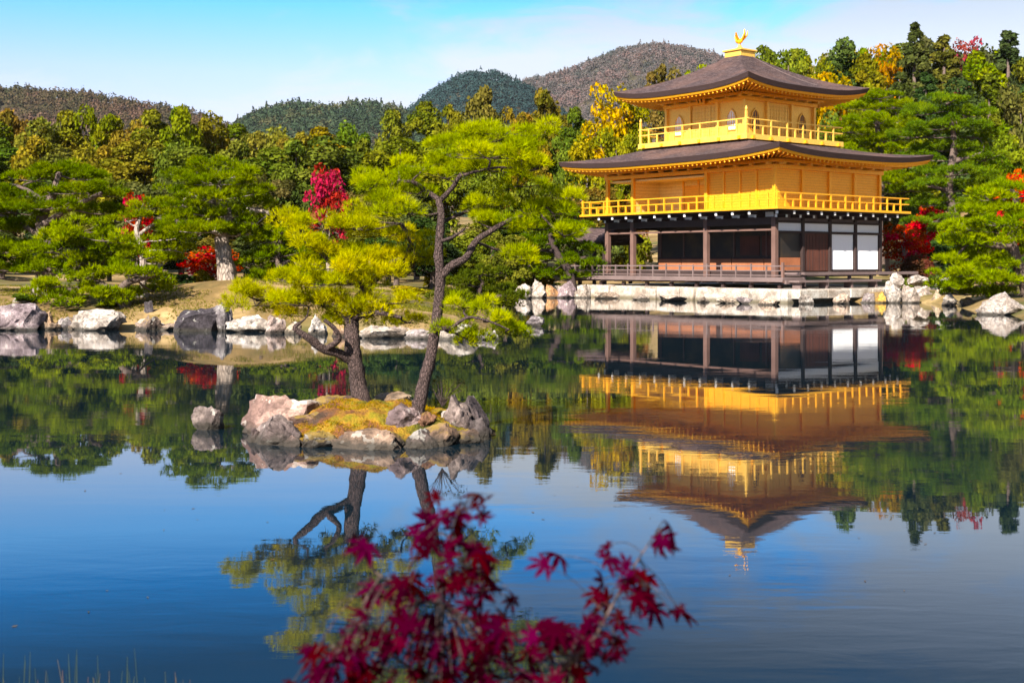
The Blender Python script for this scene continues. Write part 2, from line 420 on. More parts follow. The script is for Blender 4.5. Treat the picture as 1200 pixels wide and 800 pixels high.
def axis(a, b, step, far, g=1.22):
    core = list(np.arange(a, b+1e-6, step)); s_ = step; p = b; hi = []
    while p < far: s_ *= g; p += s_; hi.append(p)
    s_ = step; p = a; lo = []
    while p > -far: s_ *= g; p -= s_; lo.append(p)
    return np.array(lo[::-1] + core + hi)
gx = axis(-45, 45, .6, 2300); gy = axis(-6, 110, .6, 2300)
X, Y = np.meshgrid(gx, gy); Z = terrain(X.ravel(), Y.ravel())
nx, ny = len(gx), len(gy)
ii = np.arange(ny-1)[:, None]*nx + np.arange(nx-1)[None]
Fc = np.stack([ii, ii+1, ii+1+nx, ii+nx], -1).reshape(-1, 4)
g = link_mesh('ground', np_mesh('ground', np.c_[X.ravel(), Y.ravel(), Z], Fc), M_GROUND, smooth=True)
tag(g, 'earth and pale dry grass banks around the pond', 'ground', kind='structure')
# pond surface, one sheet that runs a little way under the banks
gx2 = np.linspace(-70, 55, 60); gy2 = np.linspace(3.5, 84, 50)
X2, Y2 = np.meshgrid(gx2, gy2); n2_ = len(gx2)
ii = np.arange(len(gy2)-1)[:, None]*n2_ + np.arange(n2_-1)[None]
Fc = np.stack([ii, ii+1, ii+1+n2_, ii+n2_], -1).reshape(-1, 4)
wt = link_mesh('water', np_mesh('water', np.c_[X2.ravel(), Y2.ravel(), np.zeros(X2.size)], Fc), M_WATER)
tag(wt, 'still mirror-like pond reflecting pavilion, pines and blue sky', 'water', kind='structure')

# ------------------------------------------------------------------ foliage builders
def unit(v): return v / (np.linalg.norm(v, axis=1)[:, None] + 1e-9)
def cards(P, N, size, g, jit=.6, aspect=.6, var=None):
    """leaf-sized lozenges at P facing roughly N"""
    n = len(P); N = unit(N + jit*g.standard_normal((n, 3)))
    a = unit(np.cross(N, g.standard_normal((n, 3)))); b = np.cross(N, a)
    s = size*(.6+.8*g.random(n))[:, None]
    V = np.stack([P-a*s, P-b*s*aspect, P+a*s, P+b*s*aspect], 1).reshape(-1, 3)
    return V, np.arange(4*n).reshape(-1, 4), (np.repeat(var, 4) if var is not None else None)
def tufts(P, N, length, width, k, g, spread=.75, var=None):
    """k pointed needles from every P, fanned round N"""
    n = len(P); P = np.repeat(P, k, 0); N = np.repeat(N, k, 0); m = len(P)
    d = unit(N + spread*g.standard_normal((m, 3)))
    p = unit(np.cross(d, g.standard_normal((m, 3))))
    l = (length*(.65+.6*g.random(m)))[:, None]
    V = np.stack([P-p*width/2, P+p*width/2, P+d*l], 1).reshape(-1, 3)
    return V, np.arange(3*m).reshape(-1, 3), (np.repeat(var, 3*k) if var is not None else None)
def dome(n, g, low=-.35):
    d = unit(g.standard_normal((n*3, 3))); d = d[d[:, 2] > low][:n]
    return d
def clump_cloud(centers, radii, per, g, low=-.5, squash=.85):
    """points on the skins of many small clumps, with their outward normals and a value per clump"""
    P, N, Vv = [], [], []
    for c, r in zip(centers, radii):
        d = dome(per, g, low); rr = r*(.72+.34*g.random(len(d)))[:, None]
        P.append(c + d*rr*np.array([1, 1, squash])); N.append(d); Vv.append(np.full(len(d), g.random()))
    return np.concatenate(P), np.concatenate(N), np.concatenate(Vv)

def broad_tree_mesh(seed, w=4.6, h=7.5, per=170, leaf=.16, lobes=42, base=.22, top=1.0, pear=.0):
    g = np.random.default_rng(seed)
    cs, rs = [], []
    while len(cs) < lobes:
        d = unit(g.standard_normal((1, 3)))[0]; q = g.random()**.4
        t_ = (d[2]*q+1)/2
        wid = 1 - pear*t_
        c = np.array([d[0]*q*w/2*.82*wid, d[1]*q*w/2*.82*wid, h*(base+(top-base)*(.5+.5*d[2]*q*.9))])
        cs.append(c); rs.append(w*(.09+.10*g.random()))
    P, N, v = clump_cloud(cs, rs, per, g)
    V, Fc, vv = cards(P, N + np.array([0, 0, .25]), leaf, g, .9, .62, v)
    crown = np_mesh('broad_crown', V, Fc, vv)
    limbs = [tube_arrays([(0, 0, -.3), (.06, .02, h*.25), (.12*g.standard_normal(), .1, h*.5), (0, 0, h*.8)], [w*.05, w*.042, w*.03, w*.01], 7, .06, seed)]
    for k in range(6):
        c = cs[g.integers(len(cs))]; z0 = h*(.25+.25*g.random())
        limbs.append(tube_arrays([(0, 0, z0), (c[0]*.5, c[1]*.5, (z0+c[2])/2+.1), tuple(c)], [w*.022, w*.014, w*.006], 5, .05, k))
    return crown, np_mesh('broad_trunk', *join_arrays(limbs))
def cedar_mesh(seed, w=3.8, h=11, tiers=15, leaf=.17):
    g = np.random.default_rng(seed); cs, rs = [], []
    for i in range(tiers*7):
        q = g.random()**1.15; z = h*(.2+.8*q); rad = w/2*(1-q)**.8*(.8+.35*g.random()) + .06
        a = g.random()*6.283; r = rad*(.35+.65*math.sqrt(g.random()))
        cs.append(np.array([r*math.cos(a), r*math.sin(a), z-.25*r])); rs.append((.16+.30*(1-q))*(.7+.7*g.random()))
    P, N, v = clump_cloud(cs, rs, 85, g, -.6, .95)
    V, Fc, vv = cards(P, N+np.array([0, 0, .2]), leaf, g, .6, .45, v)
    crown = np_mesh('conifer_crown', V, Fc, vv)
    trunk = [tube_arrays([(0, 0, -.3), (.03, 0, h*.4), (0, .03, h*.97)], [.2, .15, .03], 8, .05, seed)]
    for c in cs[::4]: trunk.append(tube_arrays([(0, 0, c[2]+.15), tuple(c*np.array([.5, .5, 1])), tuple(c)], [.05, .035, .015], 4, 0, 1))
    return crown, np_mesh('conifer_trunk', *join_arrays(trunk))

def pad_clumps(c, rx, ry, rz, g, size, fill=1.55):
    """sub-clumps that make one flat cloud of pine foliage"""
    n = max(5, int(fill*rx*ry/(size*size)))
    cs = []
    for _ in range(n):
        a = g.random()*2*math.pi; q = math.sqrt(g.random())
        zz_ = rz*(1-q*q)**.5
        cs.append(np.array(c)+np.array([rx*q*math.cos(a), ry*q*math.sin(a), zz_*(.75*g.random()+.05)-.35*rz*(g.random() < .3)+.25*size*g.standard_normal()]))
    return cs, [size*(.55+.8*g.random()) for _ in cs]
def pine_mesh(name, limbs, pads, g, size, per, needle, width, k, twig=.012, low=-.25, squash=.6, spread=.7, bump_=.08, sides=9, fill=1.55):
    """limbs: (path, radii) lists; pads: (centre, rx, ry, rz). Twigs run from the nearest limb point to each pad"""
    P, N, Vv = [], [], []
    parts = [tube_arrays(p, r, sides, bump_, i) for i, (p, r) in enumerate(limbs)]
    nodes = np.concatenate([pt[0].reshape(-1, sides, 3).mean(1) for pt in parts])
    for c, rx, ry, rz in pads:
        c = np.array(c, float)
        cs, rs = pad_clumps(c, rx, ry, rz, g, size, fill)
        p, n_, v = clump_cloud(cs, rs, per, g, low, squash); P.append(p); N.append(n_)
        Vv.append(np.clip(.5 + .35*(g.random()-.5) + .9*(v-.5), 0, 1))
        dd = nodes - c; dd = np.hypot(np.hypot(dd[:, 0], dd[:, 1]), 1.6*np.abs(dd[:, 2]-(-.15*rz))); q = nodes[dd.argmin()]
        low_c = c - np.array([0, 0, .12*rz])
        mid = (q+low_c)/2 + np.array([.08*rx*g.standard_normal(), .1*ry*g.standard_normal(), -.08*rz+.05*rx*g.standard_normal()])
        parts.append(tube_arrays([tuple(q), tuple(mid), tuple(low_c)], [twig*2.0, twig*1.5, twig], sides, .05, 3))
        for s_ in range(min(7, len(cs))):
            e = cs[g.integers(len(cs))]
            parts.append(tube_arrays([tuple(low_c), tuple((low_c+e)/2+np.array([0, 0, -.1*rz])), tuple(e)], [twig, twig*.7, twig*.35], sides, 0, 4))
    P = np.concatenate(P); N = np.concatenate(N); Vv = np.concatenate(Vv)
    V, Fc, vv = tufts(P, N*.8+np.array([0, 0, .55]), needle, width, k, g, spread, Vv)
    return np_mesh(name+'_crown', V, Fc, vv), np_mesh(name+'_trunk', *join_arrays(parts))

def plant(name, label, cat, meshes, loc, sc, rz, color, bark, leafm, group=None, scz=None):
    """a tree: an Empty at its foot with trunk and crown (shared meshes)"""
    r = thing(name, label, cat, loc, rz, group); r.scale = (sc, sc, scz or sc)
    for nm, me, mt in (('crown', meshes[0], leafm), ('trunk', meshes[1], bark)):
        if not me.materials: me.materials.append(mt)
        o = bpy.data.objects.new(nm, me); COL.objects.link(o); o.parent = r
        if nm == 'crown': o.color = (*color, 1)
    return r
ORD = ('first second third fourth fifth sixth seventh eighth ninth tenth eleventh twelfth thirteenth fourteenth fifteenth sixteenth seventeenth '
       'eighteenth nineteenth twentieth').split()
def nth(i, n):
    if i == 0: return 'leftmost'
    if i == n-1: return 'rightmost'
    return ORD[i] + ' from the left'

# ------------------------------------------------------------------ far hills and the woods on them
def hill(name, label, D, ridge, depth, tree, ntree, colors, forest_label, seed, faces=70, leafk=.085):
    g = np.random.default_rng(seed)
    us = np.array([p[0] for p in ridge], float); vs = np.array([p[1] for p in ridge], float)
    xs = (us-600)/F*D; zs_ = H+(YH-vs)/F*D - tree*.8
    gx_ = np.linspace(xs[0], xs[-1], 140); top = np.interp(gx_, xs, zs_)
    k = np.ones(5)/5; top = np.convolve(np.pad(top, 2, 'edge'), k, 'valid')
    ty = np.linspace(-1, 1, 50)
    def zf(x, s):
        return np.interp(x, gx_, top)*(1-np.abs(s)**1.25) - 3
    XX, SS = np.meshgrid(gx_, ty)
    ZZ = zf(XX, SS) + (1-np.abs(SS))*.0*XX
    YY = D + SS*depth
    n_ = len(gx_); ii_ = np.arange(len(ty)-1)[:, None]*n_ + np.arange(n_-1)[None]
    Fc_ = np.stack([ii_, ii_+1, ii_+1+n_, ii_+n_], -1).reshape(-1, 4)
    o = link_mesh(name, np_mesh(name, np.c_[XX.ravel(), YY.ravel(), ZZ.ravel()], Fc_), M_HILL, smooth=True)
    tag(o, label, 'hill', kind='structure')
    # the wood: many small crowns in one mesh
    px_ = g.uniform(gx_[0], gx_[-1], ntree); ss = -g.random(ntree)**1.3*.75 + .02*g.random(ntree)
    pz = zf(px_, ss); py = D+ss*depth
    sz = tree*(.7+.5*g.random(ntree)**1.5)
    Pp, Nn, vv = [], [], []
    d = dome(faces, g, -.3)
    for i in range(ntree):
        rr = (.8+.4*g.random((len(d), 1)))
        conic = g.random() < .2
        sh = np.array([.36, .36, .75]) if conic else np.array([.5, .5, .5])
        q = d*rr*sh*sz[i]
        if conic: q[:, :2] *= np.clip(1.1-(q[:, 2:3]/(.75*sz[i])), .1, 1)
        Pp.append(np.array([px_[i], py[i], pz[i]+sz[i]*.35])+q); Nn.append(d); vv.append(np.full(len(d), g.random()))
    Pp = np.concatenate(Pp); Nn = np.concatenate(Nn); vv = np.concatenate(vv)
    V, Fc_, v4 = cards(Pp, Nn, tree*leafk, g, .45, .8, vv)
    mm, tt = material(name+'_wood')
    at = tt.add('ShaderNodeAttribute'); at.attribute_name = 'var'; ge = tt.add('ShaderNodeNewGeometry')
    big = tt.noise(tt.mapping(posco(tt), scale=(1/D*6, 1/D*6, 1/D*9)), 5, 4, .6)
    f_ = tt.math('ADD', tt.math('MULTIPLY', at.outputs['Fac'], .42), tt.maprange(big.outputs[0], .3, .7, 0, .55))
    c_ = tt.ramp(f_, colors)
    h_ = tt.add('ShaderNodeHueSaturation'); tt.link(c_, h_.inputs['Color']); tt.link(tt.maprange(ge.outputs['Random Per Island'], 0, 1, .85, 1.15), h_.inputs['Value'])
    dd = tt.add('ShaderNodeBsdfDiffuse'); tt.link(h_.outputs[0], dd.inputs[0]); finish(tt, dd.outputs[0])
    f = link_mesh('forest', np_mesh('forest', V, Fc_, v4), mm)
    tag(f, forest_label, 'forest', kind='stuff')
BRN = [(.0, (.03, .036, .016)), (.35, (.055, .046, .022)), (.6, (.085, .056, .034)), (.8, (.11, .062, .045)), (1, (.09, .065, .02))]
GRN = [(.0, (.02, .035, .022)), (.5, (.035, .055, .028)), (.8, (.075, .07, .03)), (1, (.10, .075, .045))]
BLU = [(.0, (.014, .032, .034)), (.6, (.022, .045, .044)), (1, (.036, .055, .046))]
PUR = [(.0, (.03, .045, .036)), (.35, (.07, .062, .055)), (.65, (.115, .082, .075)), (.85, (.15, .085, .07)), (1, (.09, .075, .04))]
hill('hill', 'low brown wooded ridge at far left', 900, [(-260, 112), (-100, 95), (0, 96), (40, 98), (75, 100), (120, 103), (165, 113), (210, 121), (245, 131), (290, 150), (340, 190)], 250, 8, 2600, BRN,
     'bare brown and olive wood covering the far left ridge', 1, 70, .085)
hill('hill', 'rounded green hill between the left ridge and the mountain', 1000, [(220, 190), (260, 150), (290, 130), (320, 119), (350, 113), (385, 118), (410, 114), (440, 114), (480, 124), (520, 140), (560, 180)], 260, 8.5, 1900, GRN,
     'dark green wood covering the middle hill', 2)
hill('hill', 'dark blue-green peak left of the brown mountain', 1300, [(400, 190), (460, 140), (490, 115), (515, 96), (545, 81), (570, 78), (590, 83), (612, 93), (640, 112), (690, 150)], 300, 10, 1900, BLU,
     'dark blue-green conifer wood on the middle peak', 3, 60)
hill('hill', 'purple-brown autumn mountain behind the pavilion roof', 1750, [(480, 180), (560, 120), (590, 98), (612, 90), (640, 85), (665, 79), (700, 63), (735, 51), (765, 47), (790, 50), (812, 52), (845, 62), (870, 85), (900, 120), (960, 180)], 420, 11, 4200, PUR,
     'bare purple-brown autumn wood on the tall mountain', 4, 60)

# ------------------------------------------------------------------ the autumn air between here and the mountains
hz = MB().box(-3200, 3200, -3200, 3200, -8, 360).build('haze', None); tag(hz, kind='stuff')
m, t = material('haze_air'); hz.data.materials.append(m)
vp = t.add('ShaderNodeVolumePrincipled'); vp.inputs['Density'].default_value = HAZE; vp.inputs['Color'].default_value = (.78, .88, 1, 1)
o_ = t.add('ShaderNodeOutputMaterial'); t.link(vp.outputs[0], o_.inputs['Volume'])

# ------------------------------------------------------------------ the golden pavilion (local x runs to the near corner, y into depth)
PC = (13.335, 74.93); PRZ = R_(-51.66)
pav = thing('pavilion', 'three-storey golden pavilion with dark bark roofs standing at the water', 'pavilion', (PC[0], PC[1], 0), PRZ)
def local(x, y, z=0):
    c, s_ = math.cos(PRZ), math.sin(PRZ)
    return Vector((PC[0]+c*x-s_*y, PC[1]+s_*x+c*y, z))
HX, HY = 6.435, 4.535
# --- ground storey
ZD = 1.25
dk = MB().box(-8.0, 8.15, -5.95, -4.3, 1.10, ZD)
for i in range(15): dk.box(-8.0+i*1.15, -7.86+i*1.15, -5.8, -4.4, .92, 1.098)
dk.box(-8.0, 8.15, -5.99, -5.953, 1.02, 1.2)
deck = dk.build('deck', M_DECK, pav, .01)
for i in range(9): MB().box(-7.8+i*1.93, -7.62+i*1.93, -5.75, -5.57, .5, .918).build('deck_post', M_WOOD_DARK, deck)
sv = MB().box(6.6, 8.1, -4.25, 5.75, 1.38, 1.5).box(8.103, 8.14, -4.25, 5.75, 1.36, 1.52)
for i in range(6): sv.box(7.85, 8.0, -4.1+i*1.9, -3.95+i*1.9, .6, 1.377)
side_deck = sv.build('side_veranda', M_DECK, pav, .01)
stp = MB().box(8.2, 8.9, -5.6, 1.3, 1.0, 1.1)
for i in range(4): stp.box(8.3, 8.8, -5.4+i*2.1, -5.25+i*2.1, .6, .997)
stp.build('step_bench', M_DECK, pav, .01)
# railing of the ground deck
rail = MB()
for z, h_ in ((1.87, .07), (1.62, .05), (1.38, .05)): rail.box(-6.45, 8.0, -5.86, -5.8, z-h_, z)
for z, h_ in ((1.87, .07), (1.62, .05), (1.38, .05)): rail.box(7.95, 8.01, -5.797, -4.4, z-h_, z)
dr = rail.build('deck_railing', M_DECK, pav)
for i in range(15):
    x = -6.42+i*1.03
    MB().box(x-.035, x+.035, -5.87, -5.79, ZD, 1.9 if i % 3 else 1.95).build('post', M_DECK, dr)
MB().box(8.02, 8.14, -5.93, -5.81, .98, 2.02).build('post', M_WOOD, dr)
# floor, solid core painted dark as the rooms' shade
MB().box(-6.3, 6.3, -4.3, 4.4, 1.252, 1.56).build('floor_slab', M_WOOD_DARK, pav)
core = MB().box(-4.2, 6.30, -2.3, 4.45, 1.563, 4.4)
core.build('room_shade_core', M_ROOM_SHADE, pav)
for x0, x1 in ((-4.2, -2.35), (-2.3, -.4), (-.34, 1.55), (1.62, 3.9), (3.97, 6.28)):
    f = MB().box(x0, x1, -2.48, -2.304, 1.56, 2.28).build('lower_wall_panel', M_WOOD_RED, pav)
    MB().box(x0-.0, x1, -2.53, -2.483, 2.22, 2.33).build('rail', M_WOOD_DARK, f)
    MB().box(x0+.02, x0+.10, -2.40, -2.307, 2.33, 3.75).build('jamb', M_WOOD, f)
MB().box(6.33, 6.42, -4.38, -2.45, 1.56, 2.28).build('lower_wall_panel', M_WOOD_RED, pav)
# the faint painted screens on the shade-painted core, seen over the panels
for x0, x1 in ((2.1, 3.5), (3.7, 5.2)):
    MB().box(x0, x1, -2.36, -2.306, 2.4, 3.5).build('painted_screen', M_WOOD_DOOR, pav)
def pillar(x, y, z0, z1, w_, mt, name='pillar'):
    return MB().box(x-w_/2, x+w_/2, y-w_/2, y+w_/2, z0, z1).build(name, mt, pav, .015)
for x in (-HX, -4.25, 1.6, HX): pillar(x, -HY, ZD, 4.40, .27, M_WOOD)
for x in (-HX, -4.25): pillar(x, 4.4, ZD, 4.40, .25, M_WOOD)
for y in (-2.3, 0, 2.25, 4.53): pillar(HX, y, 1.5, 4.62, .2, M_WOOD_DARK)
pillar(-HX, -.1, ZD, 4.40, .25, M_WOOD)
# long beams
MB().box(-6.6, 6.6, -4.64, -4.44, 4.02, 4.40).build('front_beam', M_WOOD_DARK, pav)
MB().box(-6.4, 6.3, -4.60, -4.48, 3.70, 3.80).build('front_lintel', M_WOOD, pav)
MB().box(-6.53, -6.33, -4.4, 4.5, 4.0, 4.38).build('end_beam', M_WOOD_DARK, pav)
MB().box(-6.3, 6.2, -4.35, -2.5, 4.1, 4.2).build('porch_ceiling', M_WOOD_DARK, pav)
MB().box(6.36, 6.52, -4.42, 4.62, 3.58, 3.69).build('side_lintel', M_WOOD_DARK, pav)
MB().box(6.36, 6.53, -4.42, 4.62, 4.12, 4.24).build('side_beam', M_WOOD_DARK, pav)
# right-hand face: plaster strip, bay closed by a panel painted as shade, plank doors, two white paper screens
bays = [(-4.4, -2.41), (-2.19, -.11), (.11, 2.14), (2.36, 4.42)]
for y0, y1 in bays:
    MB().box(6.36, 6.44, y0, y1, 3.70, 4.115).build('white_wall_panel', M_WHITE, pav)
    MB().box(6.36, 6.42, y0, y1, 4.245, 4.62).build('grey_wall_panel', M_DECK, pav)
MB().box(6.32, 6.38, -4.4, -2.41, 2.3, 3.57).build('opening_shade_panel', M_ROOM_SHADE, pav)
for y0, y1 in ((-2.19, -1.17), (-1.14, -.11)):
    d = MB().box(6.36, 6.43, y0, y1, 1.56, 3.575).build('plank_door', M_WOOD_DOOR, pav, .01)
    for k in range(1, 4):
        y = y0+(y1-y0)*k/4; MB().box(6.432, 6.445, y-.012, y+.012, 1.6, 3.5).build('batten', M_WOOD_DARK, d)
for y0, y1 in bays[2:]:
    f = MB().box(6.36, 6.41, y0+.04, y1-.04, 1.64, 3.56).build('paper_screen', M_SHOJI, pav)
    MB().box(6.36, 6.45, y0, y1, 1.54, 1.637).build('sill', M_WOOD_DARK, f)
MB().box(-6.4, 6.35, 4.42, 4.5, 1.56, 4.4).build('back_wall', M_WOOD_DARK, pav)
# bracket zone between the storeys
MB().box(-6.3, 6.36, -4.52, -4.46, 4.402, 4.74).build('bracket_wall', M_WOOD_DARK, pav)
xs_ = np.arange(-6.1, 6.5, 1.17)
for i, x in enumerate(xs_):
    a, b_ = (x+.22, x+.80)
    if b_ < 6.4: MB().box(a, b_, -4.56, -4.523, 4.43, 4.68).build('white_wall_panel', M_WHITE, pav)
def bracket(p, q):
    """a dark arm with a white-painted end, stepping out under the balcony"""
    p, q = Vector(p), Vector(q); d = (q-p).normalized()
    o = MB().bar(p, q, .13, .16).bar(p-Vector((0, 0, .17)), p+(q-p)*.55-Vector((0, 0, .17)), .12, .14).build('bracket_arm', M_WOOD_DARK, pav)
    MB().bar(q+d*.001, q+d*.05, .135, .165).build('white_tip', M_TIP, o)
    e = p+(q-p)*.55-Vector((0, 0, .17)); MB().bar(e+d*.001, e+d*.04, .125, .145).build('white_tip', M_TIP, o)
for x in xs_: bracket((x, -4.5, 4.62), (x, -5.55, 4.62))
for y in np.arange(-4.3, 4.9, 1.12): bracket((6.4, y, 4.62), (7.5, y, 4.62))
bracket((6.4, -4.5, 4.62), (7.3, -5.4, 4.62))
# --- middle storey
bal = MB().box(-7.6, 7.6, -5.7, 5.7, 4.745, 4.86).build('balcony', M_WOOD_DARK, pav)
e = MB()
e.box(-7.66, 7.66, -5.76, -5.703, 4.77, 4.90).box(7.603, 7.66, -5.70, 5.76, 4.77, 4.90).box(-7.66, -7.603, -5.70, 5.76, 4.77, 4.90).box(-7.6, 7.6, 5.703, 5.76, 4.77, 4.9)
e.build('edge_board', M_GOLD, bal)
MB().box(-7.6, 7.6, -5.7, 5.7, 4.863, 4.90).build('balcony_floor', M_GOLD, bal)
def railing(hx, hy, z0, heights, step, name, mt, tall, thin=.05):
    r = MB()
    for z in heights:
        r.box(-hx-.18, hx+.18, -hy-thin/2, -hy+thin/2, z-.06, z); r.box(hx-thin/2+.001, hx+thin/2+.001, -hy+thin/2+.002, hy+.18, z-.061, z-.001)
        r.box(-hx-thin/2-.001, -hx+thin/2-.001, -hy+thin/2+.002, hy+.18, z-.061, z-.001); r.box(-hx+.04, hx-.04, hy-thin/2, hy+thin/2, z-.06, z)
    o = r.build(name, mt, pav)
    for sx, a, b_ in (('x', -hy, hx), ('y', hx, hy), ('z', -hx, hy)):
        n = int(round(2*b_/step))
        for k in range(n+1):
            q = -b_+2*b_*k/n; corner = k in (0, n)
            if corner and sx != 'x': continue
            z1 = tall if corner else (heights[0]-.065 if k % 2 else heights[1]-.065)
            w_ = .055 if corner else .04
            p = (q, a) if sx == 'x' else (a, q)
            MB().box(p[0]-w_, p[0]+w_, p[1]-w_, p[1]+w_, z0, z1).build('post', mt, o)
    return o
railing(7.5, 5.6, 4.902, (5.66, 5.33), .62, 'balcony_railing', M_GOLD, 5.74)
# walls of the middle storey: the core, the closed right part, the deep open bay
MB().box(-4.25, 6.33, -2.4, 4.45, 4.902, 7.6).build('recess_wall', M_GOLD_RECESS_LIT, pav)
MB().box(1.62, 6.33, -4.44, -2.403, 4.902, 7.6).build('front_wall', M_GOLD_SLAT, pav)
MB().box(-4.33, -4.2, -4.40, -2.403, 4.902, 6.94).build('side_wall', M_GOLD_RECESS_LIT, pav)
MB().box(-6.4, 1.6, -4.4, -2.45, 6.78, 6.88).build('porch_ceiling', M_GOLD_RECESS_LIT, pav)
for x in (-2.2, -1.0, .2, 1.3):
    MB().box(x-.06, x+.06, -2.46, -2.403, 4.9, 6.78).build('recess_post', M_GOLD, pav)
for x0, x1 in ((-2.1, -1.08), (-.92, .12)):
    MB().box(x0, x1, -2.44, -2.404, 5.0, 6.5).build('recess_door', M_GOLD_SLAT, pav)
MB().box(6.332, 6.40, -4.36, 4.42, 4.902, 7.6).build('right_wall', M_GOLD_SLAT, pav)
for x in (-HX, -4.25, 1.6, HX): pillar(x, -HY, 4.9, 7.0, .20, M_GOLD, 'gold_pillar')
for x in (2.8, 3.98, 5.12): pillar(x, -4.47, 4.9, 7.0, .12, M_GOLD, 'gold_pillar')
for y in (-2.3, 0, 2.2, 4.5): pillar(6.43, y, 4.9, 7.0, .19, M_GOLD, 'gold_pillar')
pillar(-HX, 4.4, 4.9, 7.0, .2, M_GOLD, 'gold_pillar'); pillar(-HX, 0, 4.9, 7.0, .2, M_GOLD, 'gold_pillar')
def ring(hx, hy, w_, z0, z1, name, mt):
    o = MB().box(-hx-w_, hx+w_, -hy-w_, -hy+w_, z0, z1).box(-hx-w_, hx+w_, hy-w_, hy+w_, z0, z1)
    o.box(hx-w_, hx+w_, -hy+w_+.002, hy-w_-.002, z0, z1).box(-hx-w_, -hx+w_, -hy+w_+.002, hy-w_-.002, z0, z1)
    return o.build(name, mt, pav)
ring(HX+.02, HY+.02, .14, 6.96, 7.16, 'eave_beam', M_GOLD)
ring(HX+.35, HY+.35, .10, 7.28, 7.42, 'eave_purlin', M_GOLD)
for sx in range(12):
    x = -6.2+sx*1.13; MB().box(x-.09, x+.09, -4.95, -4.6, 7.17, 7.275).build('eave_bracket', M_GOLD_PALE, pav)
for sx in range(9):
    y = -4.3+sx*1.08; MB().box(6.6, 6.95, y-.09, y+.09, 7.17, 7.275).build('eave_bracket', M_GOLD_PALE, pav)

def roof(hx, hy, ix, iy, ze, zt, lift, th, a, wallx, wally, zw, raf, name):
    """curved hip roof: bark skin and thick dark edge, a gold trim below, soffit and rafters"""
    def zl(s): return lift*abs(s)**3.2
    def pt(side, s, t_, dz=0, inset=0):
        X_ = (hx-inset)*(1-t_)+ix*t_; Y_ = (hy-inset)*(1-t_)+iy*t_
        z = ze+zl(s)*(1-t_)**2.2+(zt-ze)*(a*t_+(1-a)*t_*t_)+dz
        return {'f': (s*X_, -Y_, z), 'r': (X_, s*Y_, z), 'b': (-s*X_, Y_, z), 'l': (-X_, -s*Y_, z)}[side]
    bm = bmesh.new(); NS, NTT = 40, 16
    for side in 'frbl':
        gr = [[bm.verts.new(pt(side, -1+2*i/NS, j/NTT)) for i in range(NS+1)] for j in range(NTT+1)]
        for j in range(NTT):
            for i in range(NS):
                try: bm.faces.new((gr[j][i], gr[j][i+1], gr[j+1][i+1], gr[j+1][i]))
                except Exception: pass
        lo = [bm.verts.new(pt(side, -1+2*i/NS, 0, -th, .10)) for i in range(NS+1)]
        lo2 = [bm.verts.new(pt(side, -1+2*i/NS, 0, -th*1.02, .40)) for i in range(NS+1)]
        for i in range(NS):
            for A, B in ((gr[0], lo), (lo, lo2)):
                fc = bm.faces.new((B[i], B[i+1], A[i+1], A[i])); fc.material_index = 1
    bmesh.ops.remove_doubles(bm, verts=bm.verts, dist=.002)
    bmesh.ops.recalc_face_normals(bm, faces=bm.faces)
    me = bpy.data.meshes.new(name); bm.to_mesh(me); bm.free()
    ro = link_mesh(name, me, [M_ROOF, M_ROOF_EDGE], pav, smooth=True)
    me.set_sharp_from_angle(angle=R_(30))
    bm = bmesh.new(); bs = bmesh.new()
    for side in 'frbl':
        rows = [[bm.verts.new(pt(side, -1+2*i/NS, 0, -th*dz-ex, ins)) for i in range(NS+1)] for dz, ex, ins in ((1.02, .004, .14), (1.02, .13, .20), (1.02, .13, .34))]
        for A, B in zip(rows, rows[1:]):
            for i in range(NS): bm.faces.new((A[i], A[i+1], B[i+1], B[i]))
        outer = [Vector(pt(side, -1+2*i/NS, 0, -th*1.02-.10, .33)) for i in range(NS+1)]
        for i in range(NS):
            q = []
            for k in (i, i+1):
                s_ = -1+2*k/NS
                wv_ = {'f': (s_*wallx, -wally, zw), 'r': (wallx, s_*wally, zw), 'b': (-s_*wallx, wally, zw), 'l': (-wallx, -s_*wally, zw)}[side]
                q.append((outer[k], Vector(wv_)))
            mids = [o_.lerp(w_, .5) for o_, w_ in q]
            bs.faces.new([bs.verts.new(c) for c in (q[0][0], q[1][0], mids[1], mids[0])])
            bs.faces.new([bs.verts.new(c) for c in (mids[0], mids[1], q[1][1], q[0][1])])
        # rafters
        n = int(2*(hx if side in 'fb' else hy)/raf); rb = MB()
        for k in range(n+1):
            s_ = -1+2*k/n
            o_ = Vector(pt(side, s_, 0, -th*1.02-.19, .26)); f_ = wallx/(hx-.26) if side in 'fb' else wally/(hy-.26)
            wv_ = Vector({'f': (s_*wallx, -wally, zw-.09), 'r': (wallx, s_*wally, zw-.09), 'b': (-s_*wallx, wally, zw-.09), 'l': (-wallx, -s_*wally, zw-.09)}[side])
            rb.bar(o_, wv_, .07, .10)
        rb.build('rafters', M_GOLD, ro)
    for b_, nm in ((bm, 'edge_trim'), (bs, 'soffit')):
        bmesh.ops.recalc_face_normals(b_, faces=b_.faces); me = bpy.data.meshes.new(nm); b_.to_mesh(me); b_.free()
        link_mesh(nm, me, M_GOLD, ro)
    return ro
roof(8.55, 6.68, 3.6, 3.6, 7.74, 8.78, .36, .27, .72, HX+.1, HY+.1, 7.62, .34, 'lower_roof')
